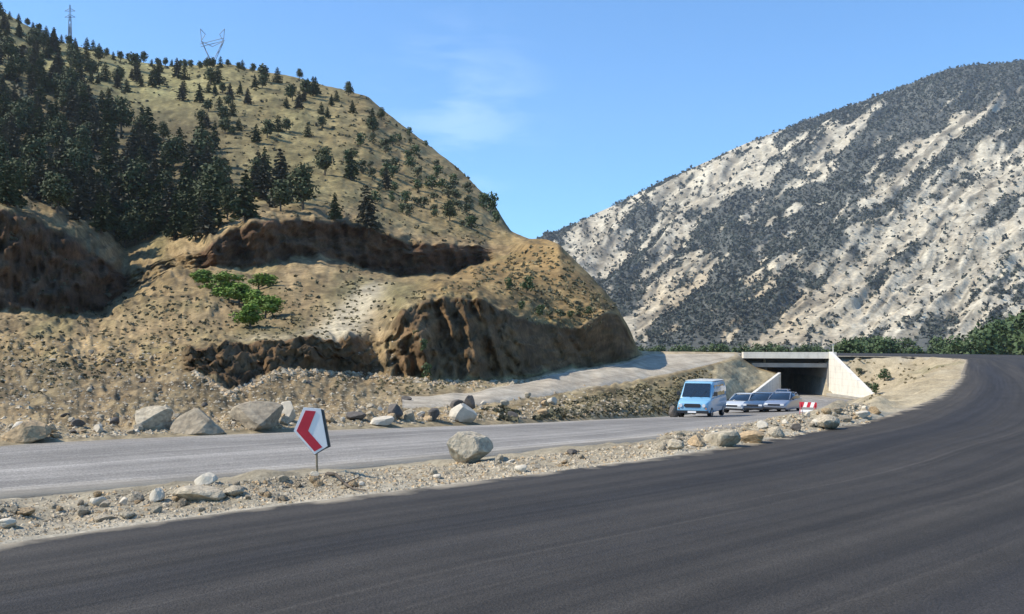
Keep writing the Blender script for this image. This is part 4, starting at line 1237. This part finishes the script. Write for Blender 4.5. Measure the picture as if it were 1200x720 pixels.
# headland bushes
for x, y, h, lb in [(597, 340, 16, 'dark round bush on the ochre headland, left of its twin'), (617, 343, 21, 'dark upright bush on the ochre headland, right of its twin'),
                    (611, 364, 12, 'small bush at the left end of the row along the headland bank'), (632, 371, 15, 'dark bush second from the left in the row along the headland bank')]:
    plant_px(JUND, x, y, h, 'bush', lb, 'bush')
for x in (645, 657, 668, 679, 690):
    plant_px(JUN if x % 2 else JUND, x, 375 - abs(x - 650) * 0.12, random.uniform(9, 14), 'bush', 'small olive bush in the row along the top of the headland bank', 'bush', 'row of bushes on the headland bank', w=1.3)
for x, y, h, w_, lb in [(496, 412, 16, .8, 'small green bush in a gully of the eroded bank, upper one'), (500, 444, 20, .8, 'green bush at the foot of the eroded bank gully'), (488, 398, 12, 1, 'little green bush at the top of the eroded bank gully')]:
    plant_px(JUND, x, y, h, 'bush', lb, 'bush', w=w_)
# bright green shrubs on the bench
GS = [(240, 335, 20, 1.1, 'bright green shrub at the upper left end of the green clump'), (260, 343, 24, 1.1, 'bright green shrub second from the left in the green clump'),
      (280, 356, 26, 1.0, 'bright green shrub in the middle of the green clump'), (303, 340, 20, 1.1, 'dark green shrub at the upper right of the green clump'),
      (293, 384, 30, 0.9, 'bright green shrub lowest in the green clump'), (311, 373, 28, 0.9, 'bright green shrub at the right end of the green clump'), (268, 352, 16, 1.2, 'low green shrub filling the clump below its left end'), (300, 362, 24, 1.0, 'dense green shrub between the lowest and the right end of the clump')]
for x, y, h, w_, lb in GS:
    plant_px(GRN, x, y, h * 1.0, 'shrub', lb, 'shrub', w=w_ * 1.9)
for x, y, h, lb in [(1036, 447, 16, 'green bush on the sandy slope right of the white wing wall'), (1026, 462, 14, 'olive bush just below the green bush on the sandy slope'), (1017, 456, 10, 'small bush at the upper edge of the white wing wall'),
                    (1008, 440, 9, 'small olive bush above the middle of the wing wall')]:
    plant_px(JUND if 'green' in lb else JUN, x, y, h, 'bush', lb, 'bush', w=1.2)
# trees on the valley floor behind the new road
vp = []
r_ = random.Random(77)
for i in range(64):
    px = r_.uniform(975, 1290) if i > 6 else r_.uniform(985, 1290)
    Yd = r_.uniform(175, 300)
    top = np.interp(px, [975, 1020, 1060, 1120, 1160, 1200, 1290], [404, 392, 396, 393, 376, 360, 345]) + r_.uniform(-4, 14)
    vp.append((px, Yd, top))
for px in np.arange(752, 985, 9.0):
    Yd = r_.uniform(220, 300)
    vp.append((px + r_.uniform(-3, 3), Yd, 405 + r_.uniform(-7, 2)))
for px, Yd, top in vp:
    X = (px - 600) / F * Yd
    h = drop(X, Yd, (T_g, T_h))
    zt = EYE + (405 - top) / F * Yd
    H = max(zt - h[0].z, 2.5)
    right = px > 985
    plant(VAL, h[0], H, 'valley_tree', 'dark green leafy tree in the belt beyond the curve of the fresh road' if right else 'dark leafy tree far behind the underpass and gravel track', 'tree',
          'trees in the belt beyond the curve' if right else 'trees far behind the underpass', w=r_.uniform(0.9, 1.5))

# ------------------------------------------------------------------ pylons behind the hill
def pylon(px, base_y, top_py, Yd, label, slim=False):
    X = (px - 600) / F * Yd
    g = drop(X, Yd, (T_h, T_g))
    z0 = g[0].z
    H = EYE + (405 - top_py) / F * Yd - z0
    e = empty('transmission_tower', (X, Yd, z0))
    w = 12.0 if not slim else 3.0
    hw = w / 2
    r0 = 0.16
    waist = H - 15 if not slim else H - 9
    def lattice(pairs, r=r0):
        bm = bmesh.new()
        for p, q in pairs: rod(bm, p, q, r, r, 4)
        return bm
    legs = [(-3.6, -3.6), (3.6, -3.6), (3.6, 3.6), (-3.6, 3.6)] if not slim else [(-1.6, -1.6), (1.6, -1.6), (1.6, 1.6), (-1.6, 1.6)]
    top = [(x * 0.3, y * 0.3) for x, y in legs]
    for a, b in zip(legs, top):
        bm_obj('leg', lattice([((a[0], a[1], -1), (b[0], b[1], waist))]), M['pylon'], e)
    br = []
    for i in range(4):
        a, b = legs[i], legs[(i + 1) % 4]
        for k_ in range(5):
            t0, t1 = k_ / 5, (k_ + 1) / 5
            f0, f1 = 1 - 0.7 * t0, 1 - 0.7 * t1
            br.append(((a[0] * f0, a[1] * f0, waist * t0), (b[0] * f1, b[1] * f1, waist * t1)))
            br.append(((b[0] * f0, b[1] * f0, waist * t0), (a[0] * f1, a[1] * f1, waist * t1)))
    bm_obj('bracing', lattice(br, 0.08), M['pylon'], e)
    if not slim:
        for s in (-1, 1):
            bm_obj('horn', lattice([((s * 1, -1, waist), (s * 5.2, -0.7, H - 6)), ((s * 1, 1, waist), (s * 5.2, 0.7, H - 6)), ((s * 5.2, 0, H - 6), (s * 5.8, 0, H)), ((s * 5.2, -.7, H - 6), (s * 3.4, 0, H - 2.6)),
                                    ((s * 2, -.8, waist + 2.4), (s * 3.3, .8, waist + 5)), ((s * 3.3, -.8, waist + 5), (s * 5.2, .7, H - 6)), ((s * 5.8, 0, H), (s * 3.4, 0, H - 2.6))]), M['pylon'], e)
        bm_obj('cross_arm', lattice([((-5.8, -.6, H - 7.5), (5.8, -.6, H - 4.5)), ((-5.8, .6, H - 8.4), (5.8, .6, H - 5.4)), ((-5.2, 0, H - 6), (0, 0, H - 8.5)), ((0, 0, H - 8.5), (5.2, 0, H - 6))]), M['pylon'], e)
    else:
        bm_obj('mast', lattice([((0.45, 0.45, waist), (0.1, 0.1, H)), ((-0.45, -0.45, waist), (-0.1, -0.1, H)), ((0.45, 0.45, waist), (-.3, -.3, waist + 4)), ((-0.45, -0.45, waist), (.3, .3, waist + 4))]), M['pylon'], e)
        for k_ in range(2):
            bm_obj('cross_arm', lattice([((-2.6, 0, H - 3 - 3 * k_), (2.6, 0, H - 3 - 3 * k_)), ((-2.6, 0, H - 3 - 3 * k_), (0, 0, H - 1.6 - 3 * k_)), ((2.6, 0, H - 3 - 3 * k_), (0, 0, H - 1.6 - 3 * k_))], 0.12), M['pylon'], e)
    tag(e, label, 'pylon')
pylon(249, 72, 34, 470, 'faint lattice power pylon with two horns standing behind the ridge')
pylon(82, 40, 6, 480, 'very faint slim pylon behind the wooded ridge near the left edge', slim=True)

# ------------------------------------------------------------------ the chevron sign
h = pick(371, 557)
sg = empty('chevron_sign', h[0])
sY = h[0].y
def spx(px, py, dz=0.0):                      # picture outline -> metres on the sign's own plane
    return ((px - 371) * sY / F, -(py - 557) * sY / F)
def splate(pts, y0, y1):
    bm = bmesh.new(); prism(bm, [spx(*p) for p in pts], y0, y1); return bm
tilt = empty('tilt', (0, 0, 0)); bpy.data.objects.remove(tilt)
board = bm_obj('board', splate([(356, 477.5), (376, 479), (384, 523), (369, 532.5), (344.5, 505)], -0.020, 0.0), M['sign_white'], sg)
bm_obj('chevron', splate([(358.5, 481), (370.5, 482), (361.5, 505), (378, 524), (369, 529), (348, 505)], -0.026, -0.0205), M['sign_red'], sg)
bm_obj('back_frame', splate([(374, 479.2), (379, 481), (387, 524), (381, 526.5), (369, 533.5), (350, 512)], 0.001, 0.045), M['sign_back'], sg)
bm = bmesh.new(); rod(bm, (0.0, 0.075, -0.25), (-0.03, 0.075, spx(0, 486)[1]), 0.014, 0.014, 10)
bm_obj('post', bm, M['rock_grey'], sg, smooth=True)
bm = bmesh.new()
for pz in (515, 495): box(bm, spx(360, 0)[0], spx(380, 0)[0], 0.045, 0.06, spx(0, pz)[1] - 0.015, spx(0, pz)[1] + 0.015)
bm_obj('bracket', bm, M['steel'], sg)
tag(sg, 'red and white chevron sign board on a short post in the rubble strip', 'road sign')

# fallen branch / rubber strip in the rubble
pts = [(384, 558), (394, 564), (404, 570), (414, 576), (428, 578)]
bm = bmesh.new()
prev = None
for i, (x, y) in enumerate(pts):
    g = pick(x, y)[0] + Vector((0, 0, 0.03 + 0.05 * (i == 1)))
    if prev is not None: rod(bm, prev, g, 0.028 - 0.004 * i, 0.024 - 0.004 * i, 7)
    prev = g
g0 = pick(404, 570)[0]
rod(bm, g0 + Vector((0, 0, .03)), g0 + Vector((0.16, 0.1, 0.10)), 0.012, 0.004, 6)
o = bm_obj('fallen_branch', bm, M['bark'], None, smooth=True)
tag(o, 'dark crooked branch lying in the rubble right of the red and white sign', 'branch')

# ------------------------------------------------------------------ vehicles
def wheel(root, x, y, r, w, side):
    bm = bmesh.new()
    n = 24
    prof = [(0.62 * r, -w / 2), (0.95 * r, -w / 2), (r, -w * 0.3), (r, w * 0.3), (0.95 * r, w / 2), (0.62 * r, w / 2)]
    rings = []
    for i in range(n):
        a = 2 * math.pi * i / n
        rings.append([bm.verts.new((q[0] * math.cos(a), q[1], q[0] * math.sin(a))) for q in prof])
    for i in range(n):
        A_, B_ = rings[i], rings[(i + 1) % n]
        for k_ in range(len(prof)):
            k2 = (k_ + 1) % len(prof)
            bm.faces.new([A_[k_], A_[k2], B_[k2], B_[k_]])
    wh = bm_obj('wheel', bm, M['rubber'], root, smooth=True)
    wh.location = (x, y, r)
    bm = bmesh.new()
    rod(bm, (0, side * w * 0.1, 0), (0, side * w * 0.42, 0), 0.63 * r, 0.55 * r, 18)
    rod(bm, (0, side * w * 0.42, 0), (0, side * w * 0.5, 0), 0.2 * r, 0.16 * r, 12)
    bm_obj('rim', bm, M['chrome'], wh)
def shell(stations, m, name, root, bevel=0.05, segs=3):
    """closed loft through cross-sections: each station (x, half width bottom, half width top, z bottom, z top)"""
    bm = bmesh.new()
    rings = []
    for (x, wb, wt, zb, zt) in stations:
        zm = zb + (zt - zb) * 0.5
        wm = max(wb, wt) * 1.0 + 0.02
        ring = [(-wb, zb), (-wm, zm), (-wt, zt - 0.04), (-wt * 0.86, zt), (wt * 0.86, zt), (wt, zt - 0.04), (wm, zm), (wb, zb)]
        rings.append([bm.verts.new((x, y, z)) for y, z in ring])
    for A_, B_ in zip(rings[:-1], rings[1:]):
        for k_ in range(8):
            k2 = (k_ + 1) % 8
            bm.faces.new([A_[k_], A_[k2], B_[k2], B_[k_]])
    bm.faces.new(rings[0]); bm.faces.new(rings[-1][::-1])
    bmesh.ops.recalc_face_normals(bm, faces=bm.faces)
    bmesh.ops.bevel(bm, geom=[e for e in bm.edges if e.calc_face_angle(0) > 0.5], offset=bevel, segments=segs, profile=0.6, affect='EDGES')
    o = bm_obj(name, bm, m, root, smooth=True)
    return o
def quad_panel(name, pts, m, root, off=0.012):
    """thin curved-looking panel: a slab set just proud of the body"""
    bm = bmesh.new()
    P_ = [Vector(p) for p in pts]
    n = (P_[1] - P_[0]).cross(P_[2] - P_[0]).normalized()
    A_ = [bm.verts.new(p + n * off) for p in P_]; B_ = [bm.verts.new(p - n * 0.02) for p in P_]
    bm.faces.new(A_); bm.faces.new(B_[::-1])
    for i in range(len(P_)): bm.faces.new([A_[i], B_[i], B_[(i + 1) % len(P_)], A_[(i + 1) % len(P_)]])
    return bm_obj(name, bm, m, root)
def make_van(loc, heading):
    e = empty('van', loc, heading)       # +x = forward
    # lower body with a short sloping bonnet, tall cabin behind
    shell([(-2.35, .86, .90, .42, 1.18), (-2.3, .92, .95, .36, 1.2), (0.9, .94, .96, .34, 1.2), (1.55, .93, .94, .34, 1.16), (2.25, .90, .86, .36, 1.0), (2.42, .84, .78, .42, .92)], M['paint_blue'], 'body', e, .04)
    shell([(-2.32, .88, .80, 1.17, 2.0), (-2.2, .93, .84, 1.17, 2.08), (0.75, .93, .84, 1.17, 2.1), (0.98, .92, .80, 1.17, 2.02), (1.62, .90, .84, 1.12, 1.19)], M['paint_blue'], 'cabin', e, .03)
    shell([(-2.2, .82, .78, 2.085, 2.16), (0.72, .82, .78, 2.10, 2.17)], M['paint_cream'], 'roof', e, .02)
    quad_panel('windscreen', [(1.60, -.80, 1.24), (1.60, .80, 1.24), (1.05, .74, 1.98), (1.05, -.74, 1.98)], M['glass'], e, 0.03)
    for s in (-1, 1):
        for (x0, x1) in ((.30, 1.12), (-.75, .20), (-1.70, -.85)):
            xt = x1 - 0.28 if x1 > 1 else x1
            pts_ = [(x0, s * .965, 1.28), (x1, s * .955, 1.28), (xt, s * .885, 1.88), (x0, s * .885, 1.88)]
            quad_panel('side_window', pts_ if s < 0 else pts_[::-1], M['glass'], e, 0.012)
        bm = bmesh.new(); rod(bm, (2.36, s * .66, .78), (2.47, s * .66, .78), .105, .095, 16); bm_obj('headlight', bm, M['lamp'], e)
        bm = bmesh.new(); box(bm, 1.22, 1.34, min(s * 1.0, s * 1.18), max(s * 1.0, s * 1.18), 1.28, 1.52); rod(bm, (1.28, s * .9, 1.3), (1.28, s * 1.05, 1.36), .02, .02, 6); bm_obj('mirror', bm, M['black'], e)
        bm = bmesh.new(); box(bm, 2.37, 2.44, min(s * .74, s * .82), max(s * .74, s * .82), .58, .66); bm_obj('indicator', bm, simple('amber_lens', (.6, .22, .03), .3, .05), e)
    bm = bmesh.new(); prism(bm, [(-.50, .78), (-.42, .88), (.42, .88), (.50, .78), (.42, .68), (-.42, .68)], 2.40, 2.45, 'x'); bm_obj('grille', bm, M['black'], e)
    bm = bmesh.new(); box(bm, 2.36, 2.52, -.92, .92, .34, .50); bmesh.ops.bevel(bm, geom=bm.edges[:], offset=.03, segments=2, affect='EDGES'); bp_ = bm_obj('bumper', bm, M['black'], e)
    bm = bmesh.new(); box(bm, 2.522, 2.53, -.24, .24, .37, .48); bm_obj('number_plate', bm, M['sign_white'], bp_)
    bm = bmesh.new()
    for s in (-.3, .3): rod(bm, (1.66, s, 1.20), (1.40, s + .3, 1.58), .012, .008, 5)
    bm_obj('wiper', bm, M['black'], e)
    for x in (1.6, -1.45):
        for s in (-1, 1): wheel(e, x, s * .84, .34, .22, s)
    return e
def make_car(loc, heading, paint, hatch=False):
    e = empty('car', loc, heading)
    rear = -1.95 if hatch else -2.15
    shell([(rear, .74, .72, .34, .88), (rear + .12, .82, .79, .26, .94), (-1.0, .85, .82, .22, .96), (0.75, .85, .82, .22, .95), (1.7, .83, .77, .24, .82), (2.05, .78, .70, .3, .70)], M[paint], 'body', e, .045)
    rx = rear + (.2 if hatch else .62)
    shell([(rx - .1, .76, .70, .92, 1.0), (rx + .45, .79, .60, .92, 1.40), (-0.1, .79, .60, .92, 1.44), (0.22, .79, .60, .92, 1.40), (.95, .76, .70, .90, .96)], M['glass'], 'glasshouse', e, .03)
    shell([(rx + .50, .60, .57, 1.40, 1.445), (-.1, .61, .58, 1.43, 1.475), (.20, .60, .57, 1.40, 1.435)], M[paint], 'roof', e, .012)
    for s in (-1, 1):
        for p_, q_, r_w in (((.93, s * .745, .95), (.22, s * .61, 1.42), .028), ((-.45, s * .80, .94), (-.42, s * .62, 1.42), .026), ((rx - .05, s * .73, .97), (rx + .45, s * .61, 1.40), .04)):
            bm = bmesh.new(); rod(bm, p_, q_, r_w, r_w, 6); bm_obj('pillar', bm, M[paint], e)
    for s in (-1, 1):
        bm = bmesh.new(); box(bm, 1.98, 2.09, min(s * .42, s * .70), max(s * .42, s * .70), .54, .68); bmesh.ops.bevel(bm, geom=bm.edges[:], offset=.02, segments=2, affect='EDGES'); bm_obj('headlight', bm, M['lamp'], e)
        bm = bmesh.new(); box(bm, .62, .74, min(s * .84, s * .98), max(s * .84, s * .98), .92, 1.04); bm_obj('mirror', bm, M['black'], e)
    bm = bmesh.new(); box(bm, 2.02, 2.085, -.40, .40, .55, .66); bm_obj('grille', bm, M['black'], e)
    bm = bmesh.new(); box(bm, 1.98, 2.14, -.80, .80, .28, .42); bmesh.ops.bevel(bm, geom=bm.edges[:], offset=.03, segments=2, affect='EDGES'); bm_obj('bumper', bm, M['black'], e)
    for x in (1.35, -1.25):
        for s in (-1, 1): wheel(e, x, s * .74, .30, .19, s)
    return e
def on_road(px, py):
    d = Vector(((px - 600) / F, 1.0, -(py - 405) / F)).normalized()
    h = T_l.ray_cast(Vector((0, 0, EYE)), d)
    return h[0]
g = on_road(832, 489)
v = make_van(g + Vector((0, 2.3, 0)), R(180 + 66)); v.location.z = drop(v.location.x, v.location.y)[0].z
tag(v, 'pale blue van with dark windscreen facing the camera on the lower road', 'van')
for px, py, hd, paint, hatch, lb in [
    (878, 483.5, 232, 'paint_white', False, 'white car with dark windows parked right of the blue van'),
    (900, 483, 236, 'paint_steelblue', True, 'dark blue car squeezed between the white and the blue grey car'),
    (924, 482.5, 238, 'paint_silver', False, 'blue grey car nearest to the red and white barrier'),
    (921, 471, 246, 'paint_grey', True, 'pale grey car behind the blue grey one at the mouth of the underpass')]:
    g = on_road(px, py)
    c_ = make_car(g + Vector((0, 1.4, 0)), R(hd), paint, hatch)
    c_.location.z = drop(c_.location.x, c_.location.y)[0].z
    c_.scale = (1, 1, 0.93)
    tag(c_, lb, 'car')

# red and white barrier
g = on_road(947, 487)
b_ = empty('road_barrier', g, R(-38)); b_.scale = (0.85, 0.85, 0.85)
for i in range(5):
    bm = bmesh.new()
    x0 = -.6 + i * .24
    prism(bm, [(x0, .55), (x0 + .24, .55), (x0 + .24 + .12 * (i < 4), .90), (x0 + .12 * (i > 0), .90)], -.02, .02)
    bm_obj('stripe', bm, M['sign_red'] if i % 2 == 0 else M['sign_white'], b_)
bm = bmesh.new(); box(bm, -.6, .6, -.02, .02, .22, .38); bm_obj('lower_board', bm, M['sign_white'], b_)
for s in (-1, 1):
    bm = bmesh.new(); rod(bm, (s * .5, -.25, -.03), (s * .5, .0, .88), .025, .025, 6); rod(bm, (s * .5, .25, -.03), (s * .5, .0, .88), .025, .025, 6); bm_obj('leg', bm, M['sign_red'], b_)
tag(b_, 'low red and white striped barrier on the lower road before the underpass', 'barrier')

# ------------------------------------------------------------------ the air
hm = bpy.data.materials.new('haze'); hm.use_nodes = True
hn = hm.node_tree; hn.nodes.clear()
ho = hn.nodes.new('ShaderNodeOutputMaterial'); hv = hn.nodes.new('ShaderNodeVolumePrincipled')
hv.inputs['Color'].default_value = (0.84, 0.92, 1.0, 1)
hv.inputs['Density'].default_value = 0.000085
hv.inputs['Anisotropy'].default_value = 0.2
hn.links.new(hv.outputs['Volume'], ho.inputs['Volume'])
bm = bmesh.new(); box(bm, -1510, 3610, -610, 3310, -12, 760)
hz_ = bm_obj('haze', bm, hm)
tag(hz_, 'thin blue haze of the valley air', 'haze', kind='stuff')
